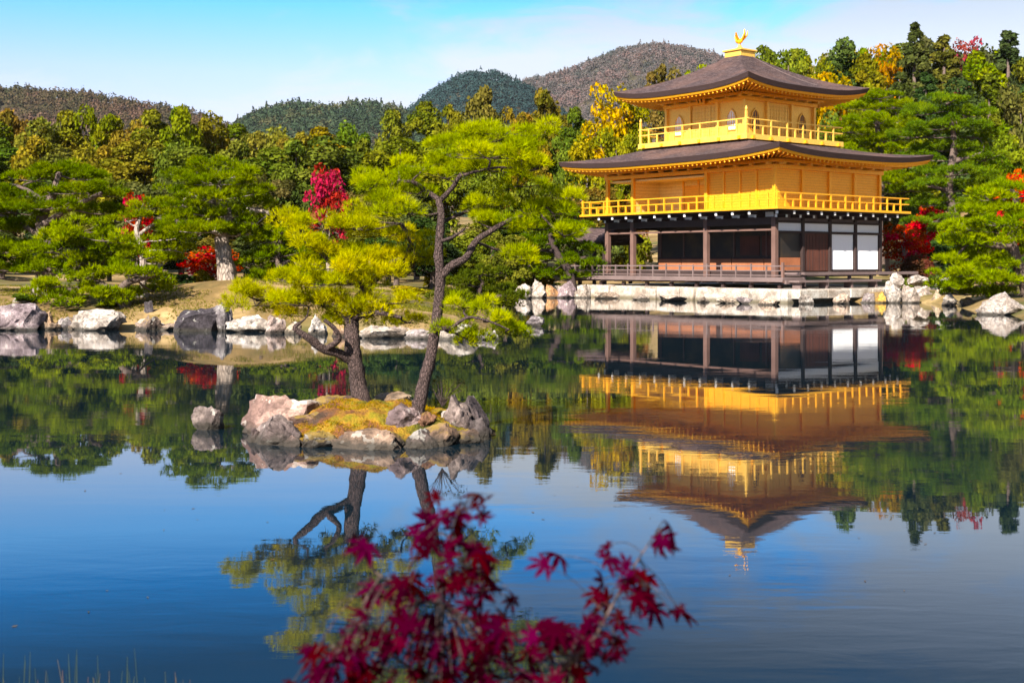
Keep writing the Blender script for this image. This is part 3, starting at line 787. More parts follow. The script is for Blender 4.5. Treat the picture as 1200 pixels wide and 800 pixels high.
# --- top storey
Q = 3.01
MB().box(-4.2, 4.2, -4.2, 4.2, 8.70, 9.0).build('upper_balcony', M_GOLD_PALE, pav, .015)
for i in range(6):
    x = -3.7+i*1.48; MB().box(x-.08, x+.08, -4.30, -4.203, 8.72, 8.9).build('balcony_bracket', M_GOLD, pav); MB().box(4.203, 4.30, x-.08, x+.08, 8.72, 8.9).build('balcony_bracket', M_GOLD, pav)
railing(4.08, 4.08, 9.003, (9.86, 9.52), .68, 'upper_railing', M_GOLD_PALE, 10.25, .045)
for a, b_ in ((4.08, -4.08), (4.08, 4.08), (-4.08, -4.08)):
    MB().lathe([(.05, 0), (.075, .04), (.085, .10), (.05, .17), (.01, .25)], (a, b_, 10.252), 10).build('finial', M_GOLD_PALE, pav)
MB().box(-2.93, 2.93, -2.93, 2.93, 9.0, 11.7).build('upper_wall', M_GOLD_PALE, pav)
for x in (-Q, -1.1, 1.0, Q):
    pillar(x, -Q, 9.0, 11.08, .17, M_GOLD_PALE, 'gold_pillar')
for y in (-1.1, 1.0, Q): pillar(Q, y, 9.0, 11.08, .17, M_GOLD_PALE, 'gold_pillar')
pillar(-Q, Q, 9.0, 11.08, .17, M_GOLD_PALE, 'gold_pillar')
def bell_window(cx, face):
    """cusped bell-shaped window: frame and pane"""
    prof = [(-.34, 0), (-.36, .35), (-.33, .70), (-.24, .95), (-.12, 1.06), (0, 1.18), (.12, 1.06), (.24, .95), (.33, .70), (.36, .35), (.34, 0)]
    def P3(u_, z, d): return (cx+u_, -2.932-d, 9.42+z) if face == 'f' else (2.932+d, cx+u_, 9.42+z)
    m_ = MB()
    for (u0, z0), (u1, z1) in zip(prof, prof[1:]+prof[:1]): m_.bar(P3(u0, z0, .03), P3(u1, z1, .03), .07, .06)
    fr = m_.build('bell_window', M_GOLD_PALE, pav)
    MB().poly([P3(u_, z, .012) for u_, z in prof]).build('pane', M_SHOJI if face == 'f' else M_DECK, fr)  # paper pale in front, darker wood tone on the right face
    m_ = MB()
    for k in (-.18, 0, .18): m_.bar(P3(k, .02, .022), P3(k, 1.0, .022), .025, .02)
    for z in (.35, .7): m_.bar(P3(-.33, z, .024), P3(.33, z, .024), .02, .02)
    m_.build('lattice', M_GOLD, fr)
for cx, fc in ((-2.05, 'f'), (2.0, 'f'), (-2.05, 'r'), (2.0, 'r')): bell_window(cx, fc)
for fc in 'fr':
    for k in range(4):
        a = -.98+k*.485; b_ = a+.46
        if fc == 'f': d = MB().box(a, b_, -2.975, -2.933, 9.08, 10.85).build('panel_door', M_GOLD_PALE_SLAT, pav, .01)
        else: d = MB().box(2.933, 2.975, a, b_, 9.08, 10.85).build('panel_door', M_GOLD_PALE_SLAT, pav, .01)
        m_ = MB()
        for z in (9.6, 9.95, 10.4):
            if fc == 'f': m_.box(a, b_, -2.99, -2.976, z, z+.05)
            else: m_.box(2.976, 2.99, a, b_, z, z+.05)
        for q in (a+.03, b_-.03, (a+b_)/2):
            if fc == 'f': m_.box(q-.025, q+.025, -2.998, -2.991, 9.1, 10.83)
            else: m_.box(2.991, 2.998, q-.025, q+.025, 9.1, 10.83)
        m_.build('door_lattice', M_GOLD_PALE, d)
ring(Q+.02, Q+.02, .12, 11.02, 11.2, 'eave_beam', M_GOLD)
ring(Q+.32, Q+.32, .09, 11.30, 11.42, 'eave_purlin', M_GOLD)
for sx in range(7):
    x = -2.9+sx*.97
    MB().box(x-.07, x+.07, -3.42, -3.15, 11.205, 11.295).build('eave_bracket', M_GOLD_PALE, pav); MB().box(3.15, 3.42, x-.07, x+.07, 11.205, 11.295).build('eave_bracket', M_GOLD_PALE, pav)
up_roof = roof(5.25, 5.25, .55, .55, 11.72, 14.05, .40, .27, .60, Q+.1, Q+.1, 11.62, .32, 'upper_roof')
# name board under the upper eave
nb = MB().box(-.33, .33, -3.36, -3.30, 11.0, 11.5).build('name_board', M_GOLD, pav)
m_ = MB()
for q in (-.14, .12): m_.bar((q-.05, -3.375, 11.42), (q+.05, -3.375, 11.10), .07, .02)
m_.build('lettering', M_WOOD_DARK, nb)
# thin conductor line on the right slope
m_ = MB(); last = None
for j in range(17):
    t_ = 1-j/16*.8; X_ = 5.25*(1-t_)+.55*t_; z = 11.72+(14.05-11.72)*(.6*t_+.4*t_*t_)+.03; p = (X_, .35+1.6*(1-t_), z)
    if last: m_.bar(last, p, .028, .025)
    last = p
m_.build('conductor', M_DECK, up_roof)
# finial base and the phoenix
MB().box(-.62, .62, -.62, .62, 14.0, 14.32).box(-.72, .72, -.72, .72, 14.323, 14.42).build('roof_cap', M_GOLD_PALE, pav, .02)
cap = MB().lathe([(.34, 0), (.30, .1), (.16, .16), (.10, .22), (.10, .3)], (0, 0, 14.42), 14).build('finial_stand', M_GOLD_PALE, pav, smooth=True)
ph = link_mesh('phoenix', np_mesh('phoenix', *join_arrays([
    tube_arrays([(-.42, 0, 15.22), (-.36, 0, 15.20), (-.30, 0, 15.10), (-.22, 0, 14.98), (-.02, 0, 14.95), (.16, 0, 15.02), (.26, 0, 15.1)], [.015, .05, .045, .10, .15, .11, .05], 10, 0, 1),
    tube_arrays([(.2, .0, 15.06), (.36, .02, 15.32), (.34, .03, 15.62)], [.07, .06, .02], 6, 0, 2),
    tube_arrays([(.22, .05, 15.04), (.46, .1, 15.26), (.50, .12, 15.52)], [.06, .05, .015], 6, 0, 3),
    tube_arrays([(.22, -.05, 15.04), (.44, -.1, 15.30), (.44, -.12, 15.56)], [.06, .05, .015], 6, 0, 4),
    tube_arrays([(-.38, 0, 15.24), (-.36, 0, 15.33), (-.30, 0, 15.37)], [.02, .02, .006], 5, 0, 5),
    tube_arrays([(.0, .07, 14.92), (-.02, .07, 14.80), (0, .07, 14.70)], [.035, .025, .025], 6, 0, 6),
    tube_arrays([(.0, -.07, 14.92), (-.02, -.07, 14.80), (0, -.07, 14.70)], [.035, .025, .025], 6, 0, 7)])), M_GOLD, pav, smooth=True)
for sgn in (-1, 1):
    m_ = MB()
    for k in range(6):
        a = R_(35+k*17); l_ = .52-.03*k
        m_.bar((-.08+.03*k, sgn*.10, 15.0), (-.08+.03*k-.25*math.cos(a)*-.6, sgn*(.12+l_*.55), 15.0+l_*math.sin(a)), .09, .025)
    m_.build('wing', M_GOLD, ph)

# --- stone embankment below the deck
emb = thing('stone_embankment', 'pale dressed stone bank along the waterline below the pavilion deck', 'stone wall', (PC[0], PC[1], 0), PRZ)
MB().box(-8.6, 9.2, -6.3, 6.8, -.6, .68).build('gravel_top', M_BLOCK, emb)
x = -9.2
while x < 8.8:
    w_ = random.choice((1.1, 1.7, 2.1, .5)); w_ = min(w_, 9.2-x)
    if w_ < .3: break
    bk = MB().box(x+.02, x+w_-.025, -6.62-.34*random.random(), -6.303, -.6, .62+.16*random.random()-.06)
    bmesh.ops.subdivide_edges(bk.b, edges=bk.b.edges[:], cuts=5, use_grid_fill=True)
    for v_ in bk.b.verts:
        v_.co += Vector((.05*mnoise.noise(v_.co*1.7), .13*mnoise.noise(v_.co*1.3+Vector((7, 0, 0))) if v_.co.y < -6.35 else 0, .07*mnoise.noise(v_.co*1.5+Vector((0, 5, 0)))))
    bk.build('block', M_BLOCK, emb, .04, smooth=True)
    x += w_
y = -6.6
while y < 1.6:
    w_ = random.choice((1.4, 2.2, 1.8)); MB().box(9.203, 9.75+.1*random.random(), y+.015, y+w_-.02, .2, .62+.04*random.random()).build('ledge_block', M_BLOCK, emb, .04); y += w_

# --- the small fishing annex at the left end
an = thing('annex', 'small bark-roofed annex at the left end of the pavilion', 'annex', tuple(local(-10.0, -2.0)), PRZ)
b_ = bmesh.new(); rows = []
for j in range(9):
    q = -1+j/4; zz_ = 4.25-.95*abs(q)**1.25+.0
    rows.append([b_.verts.new((xx_, q*1.75, zz_+.12*(abs(xx_)/2.3)**3)) for xx_ in np.linspace(-2.3, 2.3, 11)])
for A, B in zip(rows, rows[1:]):
    for i in range(10): b_.faces.new((A[i], A[i+1], B[i+1], B[i]))
me = bpy.data.meshes.new('roof'); b_.to_mesh(me); b_.free()
ro = link_mesh('roof', me, M_ROOF, an, smooth=True); sol = ro.modifiers.new('thick', 'SOLIDIFY'); sol.thickness = .2
for x in (-1.7, 1.7):
    for y in (-1.1, 1.1): MB().box(x-.09, x+.09, y-.09, y+.09, -.3, 3.35).build('pillar', M_WOOD_DARK, an)
MB().box(-2.0, 2.6, -1.4, 1.4, 1.05, 1.2).build('deck', M_DECK, an)
MB().box(-1.8, 1.8, -1.19, -1.05, 3.1, 3.3).box(-1.8, 1.8, 1.05, 1.19, 3.1, 3.3).build('beam', M_WOOD_DARK, an)
m_ = MB()
for z in (1.85, 1.55): m_.box(-1.95, 2.5, -1.35, -1.3, z-.06, z)
for k in range(5): m_.box(-1.95+k*1.1, -1.88+k*1.1, -1.36, -1.29, 1.2, 1.9)
m_.build('railing', M_DECK, an)

# ------------------------------------------------------------------ rocks
def rock_mesh(seed, sx, sy, sz, flat=.0):
    g = np.random.default_rng(seed); bm = bmesh.new(); bmesh.ops.create_icosphere(bm, subdivisions=4, radius=1)
    cuts = []
    for _ in range(13):
        n = unit(g.standard_normal((1, 3)))[0]; cuts.append((Vector(n), .42+.36*g.random()))
    off = Vector(g.random(3)*50)
    for v in bm.verts:
        p = v.co.copy()
        for n, d in cuts:
            e = p.dot(n)-d
            if e > 0: p -= n*e*.97
        k = 1+.14*mnoise.noise(p*1.6+off)+.17*mnoise.noise(p*3.7+off)+.10*mnoise.noise(p*9+off)+.04*mnoise.noise(p*21+off)
        p *= k
        v.co = p
    lo = [min(v.co[i] for v in bm.verts) for i in range(3)]; hi = [max(v.co[i] for v in bm.verts) for i in range(3)]
    for v in bm.verts:
        q = [2*(v.co[i]-lo[i])/(hi[i]-lo[i])-1 for i in range(3)]
        q[2] -= .10*flat*(q[0]+1) 
        v.co = (q[0]*sx, q[1]*sy, q[2]*sz)
    me = bpy.data.meshes.new('rock'); bm.to_mesh(me); bm.free()
    me.polygons.foreach_set('use_smooth', [True]*len(me.polygons)); me.set_sharp_from_angle(angle=R_(32)); return me
ROCKN = [100]
def rock(u, v, wpx, hpx, mat, label, tint=(1, 1, 1), D=None, sink=.38, rz=None, deep=.8, group=None, flat=0, name='rock', cat='rock'):
    """a rock whose foot stands at photo point (u, v) (at the waterline unless D is given)"""
    ROCKN[0] += 1
    p = GX(u, v) if D is None else PX(u, v, D)
    s_ = p.y/F; sx = wpx/2*s_; h_ = hpx*s_
    sz = h_/(2*(1-sink))
    me = rock_mesh(ROCKN[0], sx, sx*deep, sz, flat)
    o = link_mesh(name, me, mat, None, tint)
    o.location = (p.x, p.y+sx*deep*.5, p.z+h_-sz); o.rotation_euler = (0, 0, rz if rz is not None else random.uniform(-.4, .4))
    return tag(o, label, cat, group)

# left shore, from the left edge of the picture to the little bay
L_ = 'by the water on the left shore'
rock(18, 387, 62, 32, M_ROCK, 'big purplish grey boulder at the far left waterline', (.95, .85, .9))
rock(54, 386, 22, 22, M_ROCK_MOSS, 'tan mossy stone right of the big purplish boulder', (1.1, .9, .6))
rock(74, 386, 18, 15, M_ROCK, 'small grey stone between tan stone and long white boulder')
rock(108, 387, 70, 25, M_ROCK_PALE, 'long white boulder beneath the low spreading pine', (1, 1, 1), deep=.6)
rock(170, 387, 36, 18, M_ROCK_MOSS, 'low dark stone beside the dark leaning pine trunk', (.5, .45, .4))
rock(174, 372, 12, 20, M_ROCK, 'small black upright stone left of the dark boulder', (.25, .24, .26), D=39.6)
rock(230, 388, 64, 29, M_ROCK, 'large blackish boulder below the grey-trunked pine', (.17, .16, .19), deep=.7)
rock(258, 388, 26, 34, M_ROCK, 'dark grey boulder streaked white beside the blackish boulder', (.6, .6, .62))
rock(290, 389, 54, 20, M_ROCK_PALE, 'low white rock under the yellow pine foliage, left shore', deep=.5)
rock(320, 391, 28, 22, M_ROCK_PALE, 'pinkish white pointed rock on the left shore', (1, .86, .84))
rock(344, 391, 22, 12, M_ROCK_PALE, 'small cream rock right of the pinkish pointed rock', (1, .93, .8))
rock(372, 392, 26, 24, M_ROCK_PALE, 'squarish white rock behind the lowest branch of left island pine')
rock(400, 394, 24, 14, M_ROCK_MOSS, 'small brown stone left of the island pine trunk, far bank', (1.2, .95, .7))
rock(447, 396, 58, 15, M_ROCK_PALE, 'flat pale rock seen between the two island pine trunks', (1, .95, .9), deep=.5)
rock(490, 397, 40, 12, M_ROCK, 'flat grey rock just left of the tall pine trunk, far bank', (1.3, 1.25, 1.2), deep=.5)
rock(538, 398, 58, 20, M_ROCK_PALE, 'pale rock behind the hanging branch of the tall pine', (.95, .95, .93), deep=.5)
rock(572, 398, 26, 11, M_ROCK, 'last low grey rock at the tip of the left bank', (1.1, 1.1, 1.1))
# stones lying higher up the left bank
rock(22, 356, 20, 12, M_ROCK_PALE, 'small white stone on the bank above the far left boulder', D=41.5)
rock(52, 349, 34, 13, M_ROCK_PALE, 'white stone on the bank behind the low pine, left one', (.95, .93, .9), D=43)
rock(80, 350, 24, 12, M_ROCK_PALE, 'white stone on the bank behind the low pine, right one', (.9, .9, .88), D=43.2)
rock(165, 357, 36, 14, M_ROCK_PALE, 'pale stone at the edge of the dry grass mound', (.95, .95, .95), D=41.5)
# the line of small stones between the boulders
fs = np.random.default_rng(77); fu = sorted(list(fs.uniform(-20, 586, 34)))
for i, u_ in enumerate(fu):
    v_ = float(np.interp(u_, [0, 250, 300, 370, 450, 590], [386, 387, 389, 391.5, 395.5, 397.5])) - fs.uniform(0, 1.5)
    rock(u_, v_, fs.uniform(14, 34), fs.uniform(7, 14), (M_ROCK_PALE, M_ROCK_MOSS, M_ROCK)[i % 3], 'small low stone in the line along the left shore, ' + (nth(i, 34) if i < 20 or i == 33 else ORD[33-i] + ' from the right'),
         (1, .92-.1*fs.random(), .84-.2*fs.random()), group='small stones along the left shore')
# stones in the water
rock(243, 503, 38, 27, M_ROCK, 'round grey rock alone in the water left of the islet', (.6, .53, .48), sink=.35)
rock(628, 382, 22, 12, M_ROCK, 'small dark rock alone in open water by the bay', (.5, .47, .5), sink=.3)
rock(873, 356, 20, 9, M_ROCK, 'small grey stone in the water below the pavilion deck', (.8, .75, .75), sink=.3)
# little bay left of the pavilion
for u_, v_, w_, h_, mt, tint, lb in (
    (612, 350, 26, 18, M_ROCK_PALE, (1, 1, 1), 'white rock at the left end of the bay'),
    (632, 349, 20, 22, M_ROCK_PALE, (.95, .93, .9), 'tall white rock second along the bay'),
    (648, 349, 18, 16, M_ROCK_MOSS, (1.5, 1.0, .5), 'orange-brown mossy rock in the bay'),
    (664, 349, 24, 20, M_ROCK, (1.1, .95, 1.0), 'pinkish grey rock in the bay beside the pavilion bank'),
    (682, 349, 22, 16, M_ROCK_PALE, (1, .97, .93), 'cream rock where the bay meets the pavilion bank')):
    rock(u_, v_, w_, h_, mt, lb, tint)
for u_, w_, h_, tint, lb in ((712, 30, 8, (.9, .8, .7), 'flat brown stone in the water below the left end of the deck'), (752, 22, 7, (.6, .55, .5), 'dark little stone below the deck, second from the left'), (790, 34, 8, (1, .92, .85), 'flat pale stone below the middle of the deck'),
                         (826, 18, 7, (.55, .5, .45), 'dark little stone below the deck between two pale ones'), (852, 26, 8, (1, .9, .8), 'cream stone left of the grey stone below the deck'), (902, 30, 9, (.95, .82, .7), 'tan stone in the water below the deck corner')):
    rock(u_, float(np.interp(u_, [690, 910], [349, 357.5])), w_, h_, M_ROCK_PALE, lb, tint)
# below the right-hand veranda and along the right shore
for u_, v_, w_, h_, mt, tint, lb in (
    (945, 356, 20, 11, M_ROCK_PALE, (1, 1, 1), 'white stone in the water right of the deck corner'),
    (986, 356, 20, 13, M_ROCK_PALE, (1, .86, .76), 'pinkish stone below the step bench'),
    (1018, 355, 18, 12, M_ROCK, (.8, .75, .72), 'grey-brown stone below the right end of the step bench'),
    (1032, 355, 15, 14, M_ROCK_MOSS, (1.9, 1.4, .3), 'yellow lichen stone at the start of the right bank'),
    (1047, 355, 24, 26, M_ROCK_PALE, (1, 1, 1), 'tall white rock at the corner of the right bank'),
    (1066, 355, 24, 22, M_ROCK_PALE, (1, .95, .92), 'rounded white rock second along the right bank'),
    (1084, 354, 22, 20, M_ROCK_PALE, (.98, .93, .9), 'cream rock third along the right bank'),
    (1098, 355, 16, 18, M_ROCK_PALE, (1.0, .9, .72), 'tan-topped white rock below the right pine foliage'),
    (1114, 358, 20, 14, M_ROCK_PALE, (.9, .9, .88), 'small white rock at the edge of the dark inlet'),
    (1140, 360, 24, 12, M_ROCK_MOSS, (.9, .75, .5), 'brown stone in the shade under the right pine')):
    rock(u_, v_, w_, h_, mt, lb, tint)
rock(1180, 369, 64, 27, M_ROCK_PALE, 'large pale grey boulder at the right edge of the pond', (.92, .9, .9), deep=.6)
for u_, v_, w_, h_, D_, lb in ((1052, 331, 16, 12, 66.5, 'pale stone on top of the right bank near the veranda end'), (1078, 331, 26, 9, 66.5, 'flat white stone on top of the right bank'),
                               (1120, 332, 50, 9, 63.5, 'long white flat stone under the right pine')):
    rock(u_, v_, w_, h_, M_ROCK_PALE, lb, D=D_)

# rough grass and fallen needles on the left bank
g = np.random.default_rng(17); n = 60000
px_, py_ = g.uniform(-22, 0, n), g.uniform(35, 52, n)
dd = pond_dist(px_, py_); pat = np.array([mnoise.noise(Vector((x*.55, y*.55, 1))) + .5*mnoise.noise(Vector((x*1.9, y*1.9, 2))) for x, y in zip(px_, py_)])
ok = (dd > .35) & (pat > .0)
px_, py_, pat = px_[ok], py_[ok], pat[ok]
V, Fc, vv = tufts(np.c_[px_, py_, terrain(px_, py_)-.01], np.tile([0, 0, 1.], (len(px_), 1)), .09, .02, 3, g, .6, np.clip(pat+.3*g.random(len(pat)), 0, 1))
o = link_mesh('grass', np_mesh('grass', V, Fc, vv), M_LEAF, None, (.13, .125, .03)); tag(o, 'rough greenish dry grass on the left bank', 'grass', kind='stuff')

# ------------------------------------------------------------------ the islet
IC = (-1.62, 15.05)
def islet_z(x, y):
    e = ((x-IC[0])/1.42)**2 + ((y-IC[1])/1.18)**2
    return .38*np.clip(1-e**.9, -1.2, 1)
gx_ = np.linspace(IC[0]-1.7, IC[0]+1.7, 120); gy_ = np.linspace(IC[1]-1.45, IC[1]+1.45, 100)
XX, YY = np.meshgrid(gx_, gy_); ZZ = islet_z(XX, YY)
for iy in range(len(gy_)):
    for ix in range(len(gx_)):
        p = Vector((XX[iy, ix], YY[iy, ix], 0)); ZZ[iy, ix] += .07*mnoise.noise(p*2.3) + .045*mnoise.noise(p*6) + .02*mnoise.noise(p*17)
n_ = len(gx_); ii_ = np.arange(len(gy_)-1)[:, None]*n_ + np.arange(n_-1)[None]
isl = link_mesh('islet_ground', np_mesh('islet_ground', np.c_[XX.ravel(), YY.ravel(), ZZ.ravel()], np.stack([ii_, ii_+1, ii_+1+n_, ii_+n_], -1).reshape(-1, 4)), M_MOSS, smooth=True)
tag(isl, 'ochre and yellow moss ground of the rocky islet', 'ground', kind='structure')
# moss and short grass fuzz on the islet
g = np.random.default_rng(5); n = 9000
a = g.random(n)*6.283; q = np.sqrt(g.random(n))*.93
px_, py_ = IC[0]+1.42*q*np.cos(a), IC[1]+1.18*q*np.sin(a)
keep = np.array([mnoise.noise(Vector((x*2.2, y*2.2, 3))) > .06 for x, y in zip(px_, py_)]); px_, py_ = px_[keep], py_[keep]
pz_ = islet_z(px_, py_) + np.array([.07*mnoise.noise(Vector((x, y, 0))*2.3)+.045*mnoise.noise(Vector((x, y, 0))*6) for x, y in zip(px_, py_)])
ok = pz_ > .07
P = np.c_[px_, py_, pz_][ok]
V, Fc, vv = tufts(P, np.tile([0, -.2, 1.], (len(P), 1)), .032, .006, 3, g, .7, g.random(len(P)))
o = link_mesh('moss', np_mesh('moss', V, Fc, vv), M_LEAF, None, (.26, .17, .02)); tag(o, 'short yellow-ochre moss and grass covering the islet', 'moss', kind='stuff')
def irock(u, v, w_, h_, D, mt, lb, tint=(1, 1, 1), rz=None, deep=.8, sink=.42, flat=.0): return rock(u, v, w_*1.12, h_*1.0, mt, lb, (tint[0]*.74, tint[1]*.66, tint[2]*.60), D=D, rz=rz, deep=deep, sink=sink, flat=flat)
irock(332, 500, 92, 44, 14.9, M_ROCK, 'big tilted pinkish slab rock at the left end of the islet', (1.35, 1.1, 1.0), rz=.3, flat=2.2)
irock(322, 520, 70, 34, 14.15, M_ROCK, 'grey rock at the front left corner of the islet', (.85, .83, .85))
irock(372, 526, 40, 20, 13.9, M_ROCK_MOSS, 'dark brown low rock between the grey and pale front rocks', (.6, .5, .5))
irock(345, 526, 26, 16, 13.95, M_ROCK, 'small reddish grey stone at the islet front', (.85, .7, .68))
irock(428, 529, 82, 25, 13.75, M_ROCK_PALE, 'long pinkish white rock at the middle of the islet front', (.86, .74, .66), deep=.45)
irock(497, 527, 62, 24, 13.85, M_ROCK, 'dark lichen-spotted rock right of the pinkish white rock', (.6, .57, .56), deep=.5)
irock(474, 500, 46, 28, 14.35, M_ROCK, 'purple-grey boulder in front of the tall pine trunk', (1.0, .92, 1.0))
irock(533, 497, 38, 36, 14.65, M_ROCK, 'tall grey rock right of the tall pine trunk', (.85, .82, .84))
irock(553, 500, 40, 36, 14.9, M_ROCK, 'dark grey jagged rock at the right end of the islet', (.5, .5, .56))
irock(563, 510, 24, 22, 14.5, M_ROCK, 'small black rock at the right tip of the islet', (.3, .3, .33))
irock(392, 487, 62, 22, 15.5, M_ROCK_MOSS, 'flat brownish rock at the foot of the left pine', (1.0, .86, .8))
irock(455, 477, 50, 16, 15.7, M_ROCK_PALE, 'small cream rock between the two pine trunks', (.85, .76, .62))
irock(420, 496, 54, 14, 15.0, M_ROCK_MOSS, 'half-buried pinkish rock in the islet moss', (1.1, .9, .85))
irock(300, 520, 26, 18, 14.3, M_ROCK, 'small dark grey stone at the left tip of the islet', (.55, .5, .52))
irock(402, 522, 22, 12, 13.95, M_ROCK, 'little grey stone left of the pinkish white front rock', (.7, .62, .6))
irock(462, 519, 24, 14, 13.9, M_ROCK_MOSS, 'little brown stone right of the pinkish white front rock', (.6, .5, .42))
irock(545, 519, 34, 16, 14.2, M_ROCK_MOSS, 'low dark stone at the right front waterline of the islet', (.5, .45, .4))
irock(360, 500, 40, 15, 14.6, M_ROCK_MOSS, 'low brown stone in front of the tilted slab', (.8, .66, .6))
irock(500, 494, 24, 12, 14.4, M_ROCK_MOSS, 'small rusty stone right of the purple-grey boulder', (1.0, .7, .5))
irock(515, 516, 40, 20, 14.0, M_ROCK_MOSS, 'mossy dark rock near the right front of the islet', (.7, .62, .5))

# ------------------------------------------------------------------ pines built to the shape of the ones in the photograph
def px_pine(name, label, D, base, limbs_px, pads_px, color, seed, size, per, needle, width, k, bark, twig, low=-.25, squash=.6, spread=.7, group=None, depth=1.0, sides=9, zoff=0, bump_=.08, thin=1.0, fill=1.55):
    """limbs: lists of (u, v, depth offset, radius px); pads: (u, v, half width px, half height px[, depth offset])"""
    g = np.random.default_rng(seed); b = PX(*base, D); s_ = D/F
    limbs = []
    for lp in limbs_px:
        pts = [tuple(PX(u, v, D+dd)-b) for u, v, dd, r in lp]; limbs.append((pts, [r*s_*thin for *_, r in lp]))
    pads = []
    for pd in pads_px:
        u, v, ru, rv = pd[:4]; dd = pd[4] if len(pd) > 4 else g.uniform(-.7, .7)*ru*s_*depth
        c = PX(u, v+rv*.35, D+dd)-b; pads.append((tuple(c), ru*s_, ru*s_*.85, rv*s_*1.05))
    meshes = pine_mesh(name, limbs, pads, g, size, per, needle, width, k, twig, low, squash, spread, bump_, sides, fill)
    return plant(name, label, 'pine tree', meshes, (b.x, b.y, b.z+zoff), 1, 0, color, bark, M_NEEDLE, group)

# the tall leaning pine on the islet
px_pine('pine_tree', 'tall slender pine with open crown leaning right on the islet', 14.6, (491, 474),
    [[(489, 482, 0, 14), (496, 452, .0, 11), (506, 410, .02, 11), (512, 370, .03, 10), (516, 330, .0, 9.5), (514, 292, -.05, 8), (517, 255, -.05, 7.5), (514, 232, 0, 6)],
     [(515, 328, 0, 8), (528, 312, -.05, 7.5), (546, 302, -.1, 7), (557, 283, -.12, 6), (575, 271, -.1, 5), (597, 258, 0, 4), (624, 249, .1, 2.5), (650, 240, .1, 1.6)],
     [(514, 234, 0, 5), (497, 222, .1, 4.5), (482, 213, .15, 3.6), (462, 213, .2, 2.5), (440, 208, .2, 1.6)],
     [(515, 236, 0, 5), (530, 220, -.1, 4.5), (540, 205, -.15, 4), (556, 188, -.1, 3), (572, 168, 0, 2)],
     [(516, 262, 0, 4), (532, 254, .2, 3.4), (552, 246, .3, 3), (572, 236, .35, 2)],
     [(513, 284, 0, 4), (530, 278, -.3, 3), (545, 268, -.4, 2)],
     [(511, 385, 0, 4.5), (528, 384, -.15, 3.5), (548, 372, -.25, 3), (572, 376, -.3, 2), (596, 386, -.3, 1.2)],
     [(540, 206, -.15, 3), (562, 200, -.35, 2.5), (590, 196, -.4, 2), (622, 200, -.3, 1.4)],
     [(557, 283, -.1, 3), (575, 290, .25, 2.5), (600, 298, .3, 2), (625, 305, .35, 1.4)]],
    [(596, 150, 48, 15), (558, 160, 40, 13), (530, 172, 36, 12), (570, 178, 52, 15), (612, 172, 42, 14), (500, 190, 34, 12), (636, 190, 30, 12), (588, 195, 44, 12), (545, 190, 38, 12),
     (462, 206, 40, 12), (436, 214, 22, 10), (484, 222, 34, 10), (455, 232, 38, 12), (478, 246, 34, 10), (606, 214, 40, 10), (642, 226, 34, 12), (650, 246, 26, 11), (608, 240, 40, 13), (574, 238, 30, 10),
     (590, 262, 38, 12), (632, 264, 36, 12), (660, 272, 20, 9), (560, 256, 18, 9),
     (520, 205, 24, 9), (545, 356, 30, 11), (534, 386, 26, 10), (574, 372, 30, 11), (592, 386, 24, 10), (553, 396, 24, 8), (612, 300, 30, 9)],
    (.31, .35, .016), 11, .115, 46, .08, .0058, 8, M_BARK_DARK, .007, low=-.3, squash=.7, spread=.5, thin=.63, fill=.8)
# the broad pine on the islet
px_pine('pine_tree', 'broad bushy yellow-green pine leaning left on the islet', 15.4, (421, 466),
    [[(426, 476, 0, 17), (421, 455, 0, 12.5), (416, 425, 0, 13), (412, 396, 0, 12.5), (414, 370, .1, 11), (426, 345, .15, 9), (440, 325, .15, 8.5), (457, 312, .15, 8), (474, 300, .1, 6), (482, 285, .1, 4.5), (470, 262, .1, 3)],
     [(414, 424, 0, 8), (398, 414, -.1, 7.5), (378, 408, -.2, 7), (362, 396, -.3, 6), (346, 385, -.35, 4), (352, 378, -.35, 2.5)],
     [(383, 408, -.2, 5), (397, 398, -.3, 4.5), (392, 385, -.35, 4), (380, 375, -.4, 3)],
     [(413, 385, 0, 6), (392, 365, .1, 5), (366, 352, .2, 4), (335, 350, .25, 3), (300, 352, .3, 2)],
     [(430, 340, .15, 6), (405, 322, .3, 5), (380, 300, .35, 4), (352, 270, .35, 2.5)],
     [(416, 372, 0, 5), (440, 366, -.3, 4), (470, 372, -.4, 2.5)],
     [(457, 312, .15, 5), (472, 322, .3, 5), (484, 310, .35, 4.5), (486, 296, .3, 4), (492, 280, .3, 2.5)]],
    [(300, 352, 34, 13), (330, 344, 42, 15), (290, 342, 22, 10), (362, 352, 44, 14), (398, 350, 46, 15), (436, 362, 46, 14), (478, 374, 30, 9), (455, 350, 32, 11), (340, 366, 34, 9), (415, 372, 40, 10),
     (385, 326, 46, 15), (420, 326, 46, 14), (352, 322, 34, 13), (450, 318, 34, 12),
     (348, 256, 26, 10), (378, 262, 40, 13), (412, 262, 38, 13), (446, 270, 38, 13), (480, 276, 28, 11), (366, 284, 34, 12), (402, 292, 46, 14), (440, 296, 46, 13), (470, 300, 36, 11), (492, 296, 20, 9), (395, 308, 44, 12), (430, 250, 30, 10)],
    (.40, .385, .014), 12, .12, 46, .08, .0058, 8, M_BARK_DARK, .007, low=-.3, squash=.7, spread=.5, thin=.74, fill=.9)
